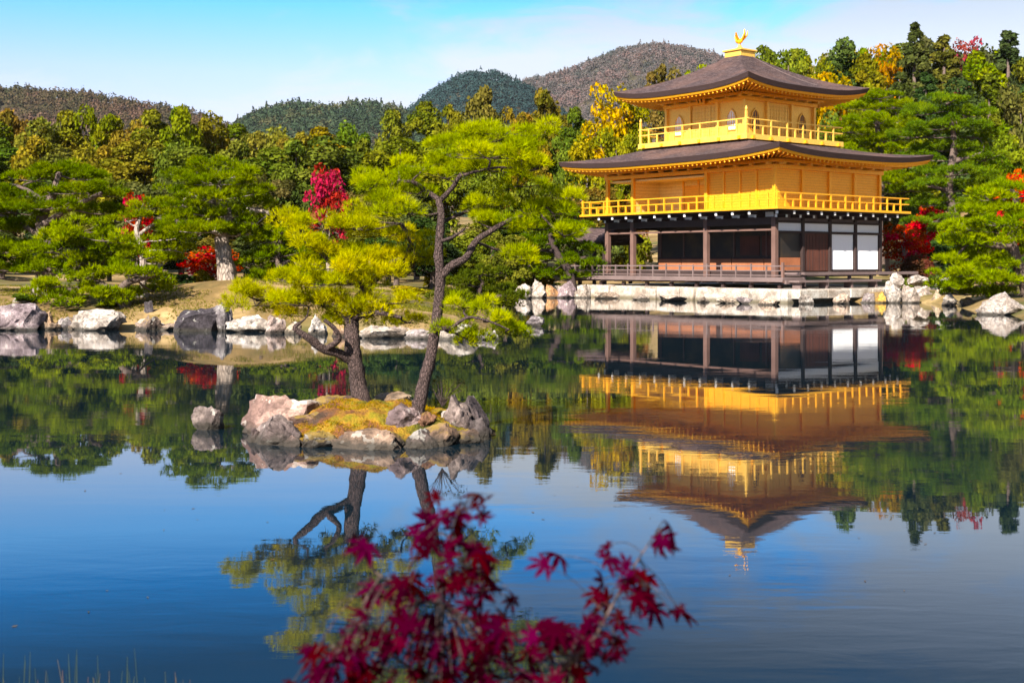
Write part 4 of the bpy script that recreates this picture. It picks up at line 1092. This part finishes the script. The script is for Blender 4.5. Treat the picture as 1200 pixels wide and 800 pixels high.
# twiggy shrub at the foot of the tall pine
g = np.random.default_rng(3)
b = PX(518, 476, 14.7); lm = []
tips = []
for i in range(14):
    e = np.array([g.uniform(-.22, .25), g.uniform(-.15, .15), g.uniform(.12, .36)]); tips.append(e)
    lm.append(tube_arrays([(0, 0, 0), tuple(e*.5+np.array([0, 0, .03])), tuple(e)], [.006, .004, .002], 4, 0, i))
P, N, v = clump_cloud(tips, [.06]*14, 14, g); V, Fc, vv = cards(P, N, .012, g, .8, .5, v)
plant('shrub', 'small twiggy dark shrub at the foot of the tall islet pine', 'shrub', (np_mesh('shrub_crown', V, Fc, vv), np_mesh('shrub_stem', *join_arrays(lm))), tuple(b), 1, 0, (.05, .045, .015), M_BARK_DARK, M_LEAF)

# the garden pines of the left shore
FAR = dict(size=.27, per=40, fill=1.05, needle=.16, width=.034, k=5, low=-.15, squash=.55, spread=.55, twig=.02, sides=6)
GP = (.062, .098, .012)
px_pine('pine_tree', 'dark layered pine at the left edge behind the low pine', 46, (52, 338),
    [[(52, 342, 0, 8), (60, 300, 0, 7), (48, 262, .2, 6), (62, 228, 0, 4.5), (70, 202, 0, 3)], [(56, 285, 0, 4), (25, 262, .5, 3), (-10, 250, .6, 2)], [(52, 262, 0, 4), (90, 240, -.5, 3), (120, 226, -.6, 2)], [(58, 240, 0, 3), (30, 222, 0, 2.5), (12, 216, 0, 1.5)]],
    [(72, 198, 40, 10), (108, 206, 36, 10), (42, 208, 34, 9), (92, 222, 44, 11), (40, 226, 40, 11), (10, 222, 34, 10), (124, 226, 26, 9), (66, 240, 44, 10), (110, 246, 36, 10), (18, 244, 40, 12), (-16, 240, 30, 11),
     (-4, 264, 44, 12), (40, 262, 40, 11), (6, 290, 50, 13), (-24, 286, 36, 12), (44, 284, 30, 10), (0, 312, 42, 10), (30, 312, 30, 9), (-30, 316, 30, 10)],
    (.12, .165, .014), 21, bark=M_BARK, **FAR)
px_pine('pine_tree', 'low wide-spreading green pine leaning over the left waterline', 40.5, (150, 380),
    [[(152, 388, 0, 11), (147, 365, 0, 8), (138, 345, 0, 7), (112, 333, .2, 6), (90, 318, .4, 5), (98, 298, .4, 4), (92, 280, .4, 2.5)], [(140, 346, 0, 6), (148, 332, -.3, 5), (168, 326, -.4, 3), (182, 322, -.4, 2)], [(110, 333, .2, 4), (80, 340, .2, 3), (60, 345, .2, 2)],
     [(100, 300, .4, 3.5), (130, 296, .2, 3), (150, 300, .1, 2)], [(98, 300, .4, 3), (70, 300, .5, 2.5), (52, 302, .5, 1.5)]],
    [(95, 268, 34, 9), (72, 276, 30, 9), (122, 278, 34, 10), (100, 286, 44, 10), (60, 292, 30, 9), (138, 292, 32, 10), (80, 302, 40, 10), (120, 306, 40, 10), (160, 300, 28, 9), (56, 314, 26, 9), (96, 322, 40, 9), (150, 318, 34, 9), (176, 320, 22, 9),
     (70, 332, 32, 8), (118, 342, 36, 8), (60, 345, 26, 7), (152, 342, 26, 8), (84, 352, 30, 7), (128, 352, 24, 7), (180, 338, 18, 8)],
    (.20, .25, .016), 22, bark=M_BARK, **FAR)
px_pine('pine_tree', 'layered pine with thick pale trunk on the dry mound', 43.5, (265, 336),
    [[(266, 342, 0, 17), (266, 325, 0, 11), (263, 300, 0, 9), (260, 278, .1, 8), (268, 252, 0, 6), (258, 225, 0, 4), (255, 202, 0, 2.5)], [(261, 275, 0, 5), (232, 262, -.3, 4), (205, 258, -.4, 2)], [(268, 252, 0, 5), (296, 246, .3, 3.5), (316, 250, .3, 2)], [(262, 240, 0, 4), (234, 232, 0, 3), (212, 230, 0, 2)]],
    [(252, 194, 32, 9), (226, 204, 28, 8), (280, 204, 28, 8), (254, 212, 44, 9), (222, 222, 32, 9), (290, 222, 28, 8), (256, 230, 48, 9), (214, 238, 28, 8), (300, 240, 28, 9), (258, 250, 44, 9), (222, 256, 36, 9), (300, 258, 24, 9), (248, 268, 44, 9), (205, 268, 26, 8), (282, 270, 32, 8), (228, 276, 30, 7)],
    (.15, .195, .014), 23, bark=M_BARK_PALE, **FAR)
px_pine('pine_tree', 'thin curved pine rising between the two left pines', 44.5, (166, 345),
    [[(166, 350, 0, 4), (168, 320, 0, 4), (166, 290, 0, 3.6), (160, 270, 0, 3.2), (165, 255, 0, 2)], [(163, 275, 0, 2.5), (182, 262, 0, 1.8), (200, 262, 0, 1)]],
    [(164, 242, 26, 8), (182, 252, 28, 8), (150, 256, 24, 8), (196, 264, 24, 8), (188, 278, 26, 8), (205, 290, 24, 8), (192, 304, 22, 7)],
    (.19, .225, .014), 24, bark=M_BARK_PALE, **FAR)
# pines of the right shore
FAR2 = dict(size=.37, per=40, fill=1.1, needle=.22, width=.05, k=5, low=-.15, squash=.55, spread=.55, twig=.03, sides=6)
px_pine('pine_tree', 'layered pine with reddish leaning trunk at the right edge', 57, (1203, 352),
    [[(1208, 358, 0, 10), (1203, 340, 0, 8), (1196, 318, 0, 7.5), (1188, 296, 0, 7), (1186, 272, 0, 6), (1192, 245, 0, 4), (1186, 222, 0, 2.5)], [(1191, 302, 0, 5), (1172, 308, .3, 3.5), (1150, 312, .4, 2)], [(1188, 290, 0, 4.5), (1168, 288, -.3, 3.5), (1135, 286, -.4, 2)], [(1186, 268, 0, 4), (1160, 262, 0, 3), (1125, 262, 0, 1.6)]],
    [(1182, 218, 28, 9), (1206, 226, 28, 9), (1160, 230, 30, 9), (1190, 242, 40, 10), (1150, 246, 32, 9), (1215, 250, 26, 9), (1176, 260, 44, 9), (1136, 266, 34, 9), (1208, 272, 24, 9), (1160, 280, 44, 9), (1122, 284, 30, 8), (1206, 292, 20, 8),
     (1140, 300, 40, 9), (1110, 306, 24, 8), (1160, 312, 36, 8), (1122, 320, 32, 8), (1150, 328, 40, 8), (1112, 334, 26, 7), (1180, 330, 26, 8), (1130, 342, 30, 7), (1165, 342, 34, 7)],
    (.18, .235, .016), 31, bark=M_BARK, **FAR2)
px_pine('pine_tree', 'large green pine right of the lower roof tip', 84, (1120, 318),
    [[(1122, 322, 0, 7), (1120, 270, 0, 6), (1112, 220, 0, 5), (1118, 170, 0, 4), (1112, 130, 0, 2)], [(1115, 225, 0, 3), (1080, 215, 0, 2)], [(1116, 190, 0, 3), (1150, 180, 0, 2)]],
    [(1108, 118, 30, 9), (1085, 130, 30, 10), (1135, 132, 30, 10), (1110, 146, 46, 11), (1075, 156, 34, 11), (1145, 156, 32, 11), (1112, 172, 46, 11), (1080, 184, 30, 11), (1150, 184, 34, 11), (1120, 200, 44, 11), (1090, 214, 34, 11), (1146, 214, 34, 11),
     (1100, 236, 36, 11), (1136, 240, 36, 11), (1090, 256, 30, 10), (1120, 262, 36, 10)],
    (.13, .19, .02), 32, bark=M_BARK, **FAR2)
px_pine('pine_tree', 'bright green pine between the two roof tips on the right', 92, (1030, 300),
    [[(1032, 310, 0, 6), (1030, 250, 0, 5), (1035, 190, 0, 4), (1028, 150, 0, 3), (1032, 118, 0, 2)], [(1033, 190, 0, 3), (1000, 180, 0, 2)], [(1030, 170, 0, 3), (1060, 160, 0, 2)]],
    [(1030, 112, 26, 9), (1010, 124, 30, 10), (1052, 122, 30, 10), (1028, 140, 44, 11), (994, 150, 30, 11), (1060, 150, 30, 11), (1020, 164, 46, 11), (1050, 172, 40, 11), (988, 176, 28, 10), (1020, 188, 40, 10), (1060, 192, 34, 10), (1040, 210, 36, 10), (1064, 220, 30, 10)],
    (.18, .23, .018), 33, bark=M_BARK, **FAR2)
# the dark pines seen past the islet at the mouth of the bay
px_pine('pine_tree', 'dark green pine behind the tall islet pine by the bay', 76, (672, 338),
    [[(672, 346, 0, 5), (668, 320, 0, 4.5), (655, 300, 0, 4), (645, 275, 0, 3), (650, 255, 0, 2)], [(660, 310, 0, 3), (690, 300, 0, 2)], [(652, 295, 0, 3), (620, 290, 0, 2)]],
    [(650, 248, 30, 10), (622, 262, 30, 10), (668, 266, 30, 10), (640, 280, 40, 11), (605, 286, 30, 10), (676, 290, 28, 11), (648, 300, 44, 11), (612, 306, 30, 10), (686, 306, 22, 10), (668, 320, 32, 8), (632, 320, 28, 7)],
    (.11, .16, .014), 34, bark=M_BARK_DARK, **FAR2)
px_pine('pine_tree', 'low dark pine overhanging the water on the left bank tip', 42, (560, 378),
    [[(548, 392, 0, 6), (552, 370, 0, 5), (560, 350, 0, 4), (566, 330, 0, 3)], [(558, 352, 0, 3), (590, 346, -.2, 2)]],
    [(566, 318, 30, 8), (545, 330, 30, 8), (585, 334, 28, 8), (560, 344, 40, 8), (592, 348, 24, 6), (530, 346, 26, 8), (570, 356, 34, 6)],
    (.09, .11, .014), 35, bark=M_BARK_DARK, **FAR)
px_pine('pine_tree', 'mid-green pine on the left bank behind the yellow islet pine', 44, (330, 345),
    [[(330, 350, 0, 6), (332, 325, 0, 5), (325, 300, 0, 4), (330, 275, 0, 2)], [(328, 310, 0, 3), (355, 300, 0, 2)]],
    [(330, 268, 26, 9), (312, 280, 26, 9), (350, 282, 28, 9), (330, 296, 40, 10), (300, 304, 26, 9), (362, 306, 28, 9), (332, 318, 44, 9), (300, 328, 30, 8), (362, 330, 30, 8)],
    (.14, .19, .014), 36, bark=M_BARK, **FAR)

# ------------------------------------------------------------------ the woods round the pond: every tree a thing, sharing a few meshes
BROAD = [broad_tree_mesh(50+i, 4.6, 7.2, lobes=44, per=230, leaf=.12, base=.16) for i in range(4)]
TALLB = [broad_tree_mesh(60+i, 4.0, 9.5, lobes=46, per=230, leaf=.12, base=.16, pear=.35) for i in range(3)]
CEDAR = [cedar_mesh(70+i) for i in range(3)]
AIRY = [broad_tree_mesh(80+i, 4.4, 7.0, lobes=46, per=64, leaf=.13, base=.2) for i in range(2)]
BUSH = [broad_tree_mesh(90+i, 3.6, 2.6, lobes=30, per=170, leaf=.12, base=.08) for i in range(3)]
SIZE = {'broad': (4.6, 7.2), 'tall': (4.0, 9.5), 'cedar': (3.4, 11.0), 'airy': (4.4, 7.0), 'bush': (3.6, 2.6), 'maple': (4.4, 7.0)}
SETS = {'broad': BROAD, 'tall': TALLB, 'cedar': CEDAR, 'airy': AIRY, 'bush': BUSH, 'maple': AIRY}
tg = np.random.default_rng(11)
def tree(u, vtop, D, wpx, kind, color, name, label, group=None, jitter=.08, hmax=None):
    p = PX(u, vtop, D); z0 = ground_z(p.x, p.y); w0, h0 = SIZE[kind]
    if u > 850 and D > 95: wpx *= 1.18
    sx = wpx*(1.25 if kind in ('tall', 'cedar') else 1)/F*D/w0; h_ = p.z - z0; sz = h_/h0
    if sz > sx*1.7 and kind in ('broad', 'airy', 'tall', 'maple'): sz = sx*1.7      # the foot of the crown then stays hidden behind nearer trees
    z0 = p.z - sz*h0*1.02
    col = np.clip(np.array(color)*(1.25 if kind != 'maple' else 1)*(1+jitter*tg.standard_normal(3)), .004, .5)
    ms = SETS[kind]
    r = plant(name, label, 'shrub' if kind == 'bush' else 'tree', ms[tg.integers(len(ms))], (p.x, p.y, max(z0, -.2) if kind == 'bush' else z0), sx, tg.random()*6.28, tuple(col), M_BARK_PALE if kind in ('airy', 'maple') else M_BARK, M_MAPLE if kind == 'maple' else M_LEAF, group, sz)
    return r
OLIVE, DKG, BRN_, MIDG, YEL = (.135, .120, .024), (.080, .092, .019), (.145, .110, .026), (.100, .115, .018), (.30, .22, .022)
def row(us, vfun, D, wpx, palette, kinds, name, fmt, group, dj=4):
    n = len(us)
    for i, u in enumerate(us):
        k = kinds[i % len(kinds)]; c = palette[tg.integers(len(palette))]
        tree(u, vfun(u)+tg.uniform(-5, 5), D+tg.uniform(-dj, dj), wpx*tg.uniform(.85, 1.2), k, c, name, fmt.format(nth(i, n)), group)
top = lambda u: np.interp(u, [-80, 0, 30, 60, 110, 165, 215, 260, 310, 350, 390, 440], [118, 116, 126, 124, 116, 128, 118, 134, 138, 142, 140, 122])
row(list(range(-50, 440, 33)), top, 112, 70, [OLIVE, BRN_, DKG, MIDG, OLIVE], ['broad', 'tall', 'broad'], 'broadleaf_tree', 'olive or brownish tree on the skyline behind the left pines, {}', 'skyline trees of the left wood')
row(list(range(-40, 480, 39)), lambda u: 158, 90, 78, [DKG, OLIVE, DKG, MIDG], ['broad', 'tall'], 'broadleaf_tree', 'dark tree in the second rank of the left wood, {}', 'second rank of the left wood')
row(list(range(-40, 500, 44)), lambda u: 200 if u < 350 else 215, 74, 76, [DKG, (.05, .06, .018), (.07, .07, .022)], ['broad'], 'broadleaf_tree', 'shaded dark tree directly behind the left pines, {}', 'shaded trees behind the left pines', 3)
row(list(range(-40, 600, 42)), lambda u: 268, 60, 70, [DKG, (.022, .034, .014), (.04, .05, .016)], ['broad'], 'bushy_tree', 'low dark bushy tree between the trunks of the left garden, {}', 'low dark trees of the left garden', 3)
# the middle skyline, between the left wood and the pavilion
for u, v, D, wp, k, c, lb in (
    (466, 114, 118, 60, 'broad', OLIVE, 'olive tree on the skyline above the crimson maple'), (500, 104, 122, 56, 'tall', DKG, 'dark green tree on the skyline left of the olive-brown crown'),
    (530, 118, 116, 46, 'broad', MIDG, 'mid-green tree just left of the olive-brown crown'), (563, 93, 118, 74, 'broad', (.085, .075, .022), 'big olive-brown tree behind the top of the tall islet pine'),
    (604, 118, 120, 50, 'broad', OLIVE, 'olive tree right of the islet pine top'), (640, 97, 122, 74, 'broad', (.09, .085, .022), 'broad olive tree under the brown mountain'),
    (676, 120, 116, 46, 'tall', DKG, 'narrow dark tree left of the yellow tree'), (712, 82, 112, 66, 'airy', YEL, 'bright yellow autumn tree left of the upper roof'),
    (742, 108, 114, 50, 'broad', (.13, .13, .02), 'yellow-green tree against the upper roof edge'), (777, 68, 124, 52, 'broad', (.10, .075, .026), 'brown-olive tree rising above the upper roof slope'),
    (815, 66, 126, 56, 'airy', (.17, .16, .022), 'yellow-green tree just above the upper roof slope'), (846, 78, 128, 50, 'airy', (.13, .12, .022), 'small yellow-green tree left of the phoenix'),
    (470, 158, 100, 70, 'broad', MIDG, 'green tree below the skyline right of the crimson maple'), (520, 152, 102, 72, 'broad', OLIVE, 'olive tree behind the upper left of the islet pine'),
    (575, 150, 100, 76, 'broad', MIDG, 'green tree hidden behind the islet pine crown'), (622, 148, 98, 66, 'broad', OLIVE, 'olive tree right of the islet pine crown, mid height'),
    (655, 150, 100, 60, 'broad', DKG, 'dark tree behind the islet pine top right'), (688, 146, 98, 60, 'airy', (.16, .14, .022), 'yellowish tree left of the upper balcony'),
    (722, 140, 96, 60, 'broad', (.14, .14, .02), 'bright yellow-green tree left of the upper balcony railing'), (745, 152, 99, 56, 'broad', MIDG, 'green tree touching the upper balcony corner'),
    (600, 205, 92, 70, 'broad', DKG, 'dark tree low behind the tall islet pine'), (640, 198, 92, 66, 'broad', (.09, .10, .02), 'olive-green tree left of the lower roof tip'),
    (676, 205, 94, 60, 'airy', (.12, .09, .025), 'brownish tree seen through the open balcony end'), (706, 208, 95, 60, 'broad', (.10, .09, .022), 'olive tree seen between the gold balcony posts'),
    (735, 215, 96, 56, 'airy', (.15, .08, .03), 'rusty tree behind the middle storey, left end'), (700, 262, 93, 70, 'bush', (.06, .07, .018), 'bush behind the ground-floor porch'),
    (738, 268, 94, 60, 'bush', (.10, .11, .02), 'light green bush seen through the ground-floor porch'),
    (545, 255, 80, 80, 'broad', DKG, 'dark tree behind the bay left of the dark pine'), (600, 252, 86, 70, 'broad', (.05, .06, .016), 'green tree standing over the bay'), (500, 250, 70, 76, 'broad', (.035, .05, .016), 'dark green tree behind the islet trunks'),
    (455, 250, 68, 76, 'broad', DKG, 'dark tree behind the broad islet pine'), (520, 300, 64, 70, 'bush', (.12, .11, .02), 'yellow-olive bush on the left bank seen past the tall trunk'),
    (590, 310, 74, 60, 'bush', (.11, .12, .02), 'yellow-green bush over the bay rocks'), (625, 312, 80, 56, 'bush', (.13, .10, .022), 'ochre bush at the head of the bay'), (560, 300, 70, 56, 'bush', (.07, .09, .02), 'green bush at the left of the bay'),
    (480, 335, 48, 56, 'bush', (.20, .17, .03), 'pale yellow-green bush behind the islet trunks'), (598, 330, 76, 50, 'bush', (.22, .19, .03), 'low yellow bush at the waterline of the bay'), (205, 322, 46, 60, 'bush', (.025, .045, .012), 'dark green bush behind the dry mound'),
    (298, 318, 47, 46, 'bush', (.045, .07, .014), 'green bush right of the pale pine trunk'), (236, 318, 46.5, 34, 'bush', (.17, .13, .025), 'small yellowish bush left of the pale pine trunk')):
    tree(u, v, D, wp, k, c, 'bush' if k == 'bush' else 'broadleaf_tree', lb)
# the hillside wood right of the pavilion
for u, v, D, wp, k, c, lb in (
    (893, 47, 128, 40, 'tall', MIDG, 'green tree right of the phoenix'), (924, 44, 130, 48, 'broad', MIDG, 'round green tree on the skyline above the upper roof'), (955, 52, 130, 44, 'airy', OLIVE, 'olive tree left of the tallest conifer, skyline'),
    (984, 30, 134, 56, 'tall', (.05, .06, .02), 'tall dark tree on the skyline above the upper roof tip'), (1016, 48, 132, 44, 'tall', MIDG, 'green tree left of the orange maple'),
    (1040, 38, 140, 46, 'maple', (.34, .15, .03), 'orange maple on the right skyline'), (1072, 26, 132, 52, 'cedar', (.045, .062, .02), 'tall conifer right of the orange maple'), (1106, 38, 132, 54, 'cedar', DKG, 'dark conifer left of the pinkish maple'),
    (1135, 32, 142, 40, 'maple', (.26, .06, .06), 'pinkish red maple peeping over the right skyline'), (1150, 44, 130, 50, 'tall', MIDG, 'green tree beside the pinkish maple'), (1182, 34, 132, 56, 'cedar', (.04, .058, .018), 'conifer near the right edge of the skyline'),
    (1215, 44, 130, 56, 'tall', OLIVE, 'olive tree at the right edge of the skyline'), (880, 64, 126, 18, 'maple', (.30, .05, .08), 'small pink maple just right of the phoenix base'),
    (940, 76, 118, 56, 'airy', (.17, .14, .022), 'yellow-olive tree just above the right slope of the upper roof'), (978, 66, 116, 64, 'airy', (.20, .15, .024), 'golden tree above the right tip of the upper roof'), (905, 74, 120, 46, 'broad', MIDG, 'green tree above the upper roof hip'),
    (1012, 92, 112, 56, 'broad', MIDG, 'green tree right of the upper roof tip'), (1050, 92, 114, 56, 'tall', (.05, .065, .018), 'green tree below the orange maple'), (1086, 82, 114, 56, 'cedar', (.035, .05, .016), 'dark conifer above the large green pine'),
    (1122, 86, 112, 56, 'tall', (.04, .055, .018), 'dark tree above the right pine'), (1160, 84, 112, 52, 'cedar', DKG, 'very dark conifer near the right edge'), (1196, 90, 110, 60, 'broad', (.09, .085, .022), 'olive tree at the right edge, upper half'),
    (1190, 142, 98, 66, 'broad', (.14, .14, .022), 'yellow-green tree at the right edge above the red maple'), (1165, 170, 92, 50, 'broad', MIDG, 'green tree right of the large green pine'), (1218, 190, 90, 60, 'broad', MIDG, 'green tree cut by the right edge'),
    (985, 120, 104, 56, 'broad', (.08, .10, .02), 'light green tree behind the upper balcony end'), (1065, 150, 102, 60, 'broad', MIDG, 'green tree behind the two right pines'), (960, 140, 100, 50, 'broad', (.06, .09, .02), 'green tree behind the upper storey'),
    (1080, 215, 92, 56, 'broad', (.05, .075, .018), 'green tree behind the lower roof tip'), (1040, 220, 95, 56, 'broad', (.06, .07, .02), 'olive tree behind the right balcony end'), (1150, 235, 86, 60, 'broad', DKG, 'dark tree behind the right-edge pine'),
    (1195, 240, 82, 60, 'broad', DKG, 'dark tree low at the right edge'), (1110, 270, 80, 60, 'broad', (.03, .045, .014), 'shaded tree between maple and right pine'), (1165, 290, 74, 70, 'broad', DKG, 'shaded tree behind the lowest right pine foliage'),
    (1080, 300, 77, 50, 'bush', (.075, .035, .02), 'brown bush right of the red maple'), (1100, 322, 70, 36, 'bush', (.04, .055, .015), 'dark bush above the right bank rocks'), (1064, 326, 68, 22, 'bush', (.09, .12, .02), 'small green bush at the end of the veranda'),
    (1210, 300, 66, 60, 'bush', (.05, .07, .016), 'green bush at the foot of the right-edge pine')):
    tree(u, v, D, wp, k, c, 'bush' if k == 'bush' else ('maple_tree' if k == 'maple' else ('conifer' if k == 'cedar' else 'broadleaf_tree')), lb)
row(list(range(868, 1250, 30)), lambda u: np.interp(u, [860, 900, 960, 1000, 1060, 1230], [70, 56, 52, 44, 40, 44]), 146, 62, [OLIVE, MIDG, DKG, (.045, .055, .02)], ['tall', 'broad'], 'broadleaf_tree', 'tree in the rearmost rank of the right hillside wood, {}', 'rearmost trees of the right hillside')
for u, v, D, wp, c, lb in ((34, 344, 41.5, 44, (.05, .075, .016), 'low green shrub on the bank above the far left boulder'), (128, 356, 40.6, 40, (.07, .095, .016), 'low green shrub at the foot of the low spreading pine'),
    (88, 362, 40.2, 30, (.10, .11, .02), 'small yellow-green shrub above the long white boulder'), (196, 345, 43, 36, (.05, .065, .014), 'dark low shrub at the left end of the dry mound'),
    (306, 362, 41.2, 44, (.13, .13, .02), 'yellow-green shrub above the low white rock'), (356, 374, 39.6, 36, (.10, .09, .02), 'olive shrub above the squarish white rock'),
    (428, 376, 38.2, 44, (.12, .11, .02), 'olive shrub on the bank between the islet trunks'), (472, 372, 38.8, 40, (.16, .15, .025), 'pale yellow shrub left of the tall islet trunk, far bank'),
    (516, 374, 38.6, 44, (.08, .09, .018), 'green shrub right of the tall islet trunk, far bank'), (640, 330, 82, 40, (.10, .11, .02), 'yellow-green shrub over the orange-brown bay rock')):
    tree(u, v, D, wp, 'bush', c, 'shrub', lb)
# red maples
for u, v, D, wp, lb, c in (
    (385, 182, 62, 58, 'crimson maple above the broad islet pine', (.30, .045, .06)), (160, 216, 58, 42, 'dark crimson maple between the two left pines', (.26, .028, .035)), (248, 284, 47.5, 76, 'bright red maple behind the pale pine trunk', (.42, .032, .014)),
    (1060, 254, 79, 66, 'bright red maple right of the white paper screens', (.42, .03, .014)), (1088, 232, 88, 56, 'red maple behind the end of the gold balcony', (.38, .03, .014)), (1188, 190, 80, 46, 'red-orange maple at the right edge of the picture', (.50, .04, .012)),
    (553, 282, 70, 32, 'small dim red maple seen through the fork of the tall islet pine', (.26, .018, .025))):
    r = tree(u, v, D, wp, 'maple', c, 'maple_tree', lb, jitter=.04)

# ------------------------------------------------------------------ the near bank: maple sapling and reeds
def maple_leaf(g, size):
    """seven-lobed leaf in its own plane, tip along +y"""
    pts = []
    for a, l in ((-128, .45), (-82, .72), (-40, .9), (0, 1.0), (40, .9), (82, .72), (128, .45)):
        pts.append((a, l))
    out = [(0, -.06)]
    for i, (a, l) in enumerate(pts):
        ar = R_(a); s_, c = math.sin(ar), math.cos(ar); w_ = .10*l+.03
        n = np.array([c, -s_]); d = np.array([s_, c]); l2 = l*(.9+.2*g.random())
        out += [tuple(d*l2*.55-n*w_), tuple(d*l2*.8-n*w_*.55), tuple(d*l2), tuple(d*l2*.8+n*w_*.55), tuple(d*l2*.55+n*w_)]
        if i < 6:
            b = R_((a+pts[i+1][0])/2); out.append((.24*math.sin(b), .24*math.cos(b)))
    return np.array(out)*size
g = np.random.default_rng(21)
MD = 2.35
clusters = [(545, 600, 34, 20, 5), (520, 625, 46, 26, 9), (530, 660, 48, 26, 10), (500, 690, 44, 18, 7), (560, 690, 40, 18, 6), (446, 692, 26, 16, 4), (425, 640, 14, 6, 2), (476, 740, 60, 26, 12), (420, 765, 60, 28, 14), (380, 780, 46, 24, 9),
            (540, 745, 60, 26, 11), (600, 750, 60, 30, 12), (650, 770, 60, 30, 12), (560, 790, 120, 18, 16), (460, 795, 100, 14, 10), (668, 732, 30, 16, 5), (715, 755, 28, 14, 4), (730, 690, 30, 20, 6), (722, 652, 14, 18, 2), (780, 617, 16, 18, 2), (782, 718, 18, 10, 2), (650, 655, 10, 6, 1), (750, 700, 18, 10, 2), (705, 720, 24, 14, 4)]
foot = Vector((-.10, 2.7, ground_z(-.10, 2.7)))
lv, lf, lvar, tw = [], [], [], []; off = 0
hub = PX(590, 860, MD) - foot
stem_pts = [(0, 0, -.05), (.02, -.05, .4), tuple(hub*.7+Vector((.02, 0, 0))), tuple(hub)]
tw.append(tube_arrays(stem_pts, [.012, .010, .008, .006], 7, .04, 1))
b1 = [tuple(hub)] + [tuple(PX(u, v, MD+d)-foot) for u, v, d in ((575, 790, .02), (560, 730, .05), (545, 670, .02), (535, 620, .0), (545, 590, -.02))]
b2 = [tuple(hub)] + [tuple(PX(u, v, MD+d)-foot) for u, v, d in ((640, 800, -.05), (690, 755, -.08), (722, 700, -.05), (748, 655, -.02), (772, 620, .0))]
b3 = [tuple(hub)] + [tuple(PX(u, v, MD+d)-foot) for u, v, d in ((520, 810, .05), (470, 775, .1), (420, 745, .1), (385, 760, .1))]
b4 = [tuple(PX(560, 730, MD+.05)-foot)] + [tuple(PX(u, v, MD)-foot) for u, v in ((520, 710), (480, 690), (440, 670), (425, 645))]
for b_ in (b1, b2, b3, b4): tw.append(tube_arrays(b_, list(np.linspace(.0045, .0012, len(b_))), 6, .03, 2))
nodes = np.concatenate([np.array(tw[i][0]).reshape(-1, 6 if i else 7, 3).mean(1) for i in range(5)])
for cu, cv, ru, rv, n in clusters:
    for _ in range(int(n*2.0)):
        u, v = cu+ru*g.uniform(-1, 1), cv+rv*g.uniform(-1, 1)
        p = np.array(PX(u, v, MD+g.uniform(-.16, .16))-foot)
        L2 = maple_leaf(g, g.uniform(.022, .050))
        # leaves spread flat-ish and droop, each turned its own way
        nrm = unit(np.array([[g.normal(0, .75), -.45+g.normal(0, .5), .75+g.normal(0, .4)]]))[0]
        y_ = np.array([g.normal(0, .8), g.normal(0, .3), -.5+g.normal(0, .5)]); y_ -= nrm*(y_@nrm); y_ /= np.linalg.norm(y_); x_ = np.cross(y_, nrm)
        r_ = np.linalg.norm(L2, axis=1)
        pts = p + L2[:, :1]*x_ + L2[:, 1:]*y_ - nrm*(r_**2*9*g.uniform(.2, 1.6))[:, None]
        m_ = len(pts); lv.append(np.vstack([p[None], pts])); lvar.append(np.full(m_+1, g.random()))
        k = np.arange(m_); lf.append(np.stack([np.full(m_, 0), 1+k, 1+(k+1) % m_], 1)+off); off += m_+1
        q = nodes[np.linalg.norm(nodes-p, axis=1).argmin()]
        if np.linalg.norm(q-p) < .3: tw.append(tube_arrays([tuple(q), tuple((q+p)/2+np.array([0, 0, .012])), tuple(p)], [.0012, .0009, .0007], 4, 0, 1))
crown = np_mesh('maple_leaves', np.concatenate(lv), np.concatenate(lf), np.concatenate(lvar))
r = thing('maple_sapling', 'crimson maple sapling in front, its leaves painted dark as shade, over the pond', 'tree', foot)
o = link_mesh('leaves', crown, M_MAPLE, r, (.042, .0014, .009)); link_mesh('stem', np_mesh('maple_stem', *join_arrays(tw)), M_BARK_DARK, r)  # leaf colour darkened to stand in for shade over the sapling

g = np.random.default_rng(41); n = 70
V, Fc, vv = cards(np.c_[g.uniform(-7, 6, n), g.uniform(6.5, 12.5, n), np.full(n, .004)], np.tile([0, 0, 1.], (n, 1)), .016, g, .03, .5, g.random(n))
o = link_mesh('floating_leaves', np_mesh('floating_leaves', V, Fc, vv), M_MAPLE, None, (.10, .07, .04)); tag(o, 'tiny fallen leaves afloat on the near water', 'leaves', kind='stuff')
m, t = material('reed_blade')
at = t.add('ShaderNodeAttribute'); at.attribute_name = 'var'
finish(t, principled(t, t.ramp(at.outputs['Fac'], [(0, (.008, .02, .008)), (.6, (.018, .032, .010)), (.85, (.06, .05, .02)), (1, (.09, .035, .012))]), .7)); M_REED = m
g = np.random.default_rng(9); V, Fc, vv = [], [], []
k = 0
for i in range(64):
    u = g.uniform(-25, 215); D = g.uniform(5.45, 5.9); x = (u-600)/F*D
    top_v = g.uniform(758, 806) if g.random() < .5 else g.uniform(785, 815); zt = H+(YH-top_v)/F*D; z0 = min(ground_z(x, D), .02)-.05
    lean = g.normal(0, .035); w_ = g.uniform(.004, .009); a = np.array([x, D, z0]); e = np.array([x+lean, D+g.normal(0, .02), max(zt, z0+.06)]); md = (a+e)/2 - np.array([lean*.2, 0, 0])
    for p, ww in ((a, w_), (md, w_*.8)): V += [p-np.array([ww/2, 0, 0]), p+np.array([ww/2, .002, 0])]
    V += [e-np.array([.0008, 0, 0]), e+np.array([.0008, 0, 0])]
    Fc += [(k, k+1, k+3, k+2), (k+2, k+3, k+5, k+4)]; vv += [g.random()]*6; k += 6
o = link_mesh('reeds', np_mesh('reeds', np.array(V), np.array(Fc), np.array(vv)), M_REED); tag(o, 'thin dark green reed blades at the lower left edge of the pond', 'reeds', kind='stuff')
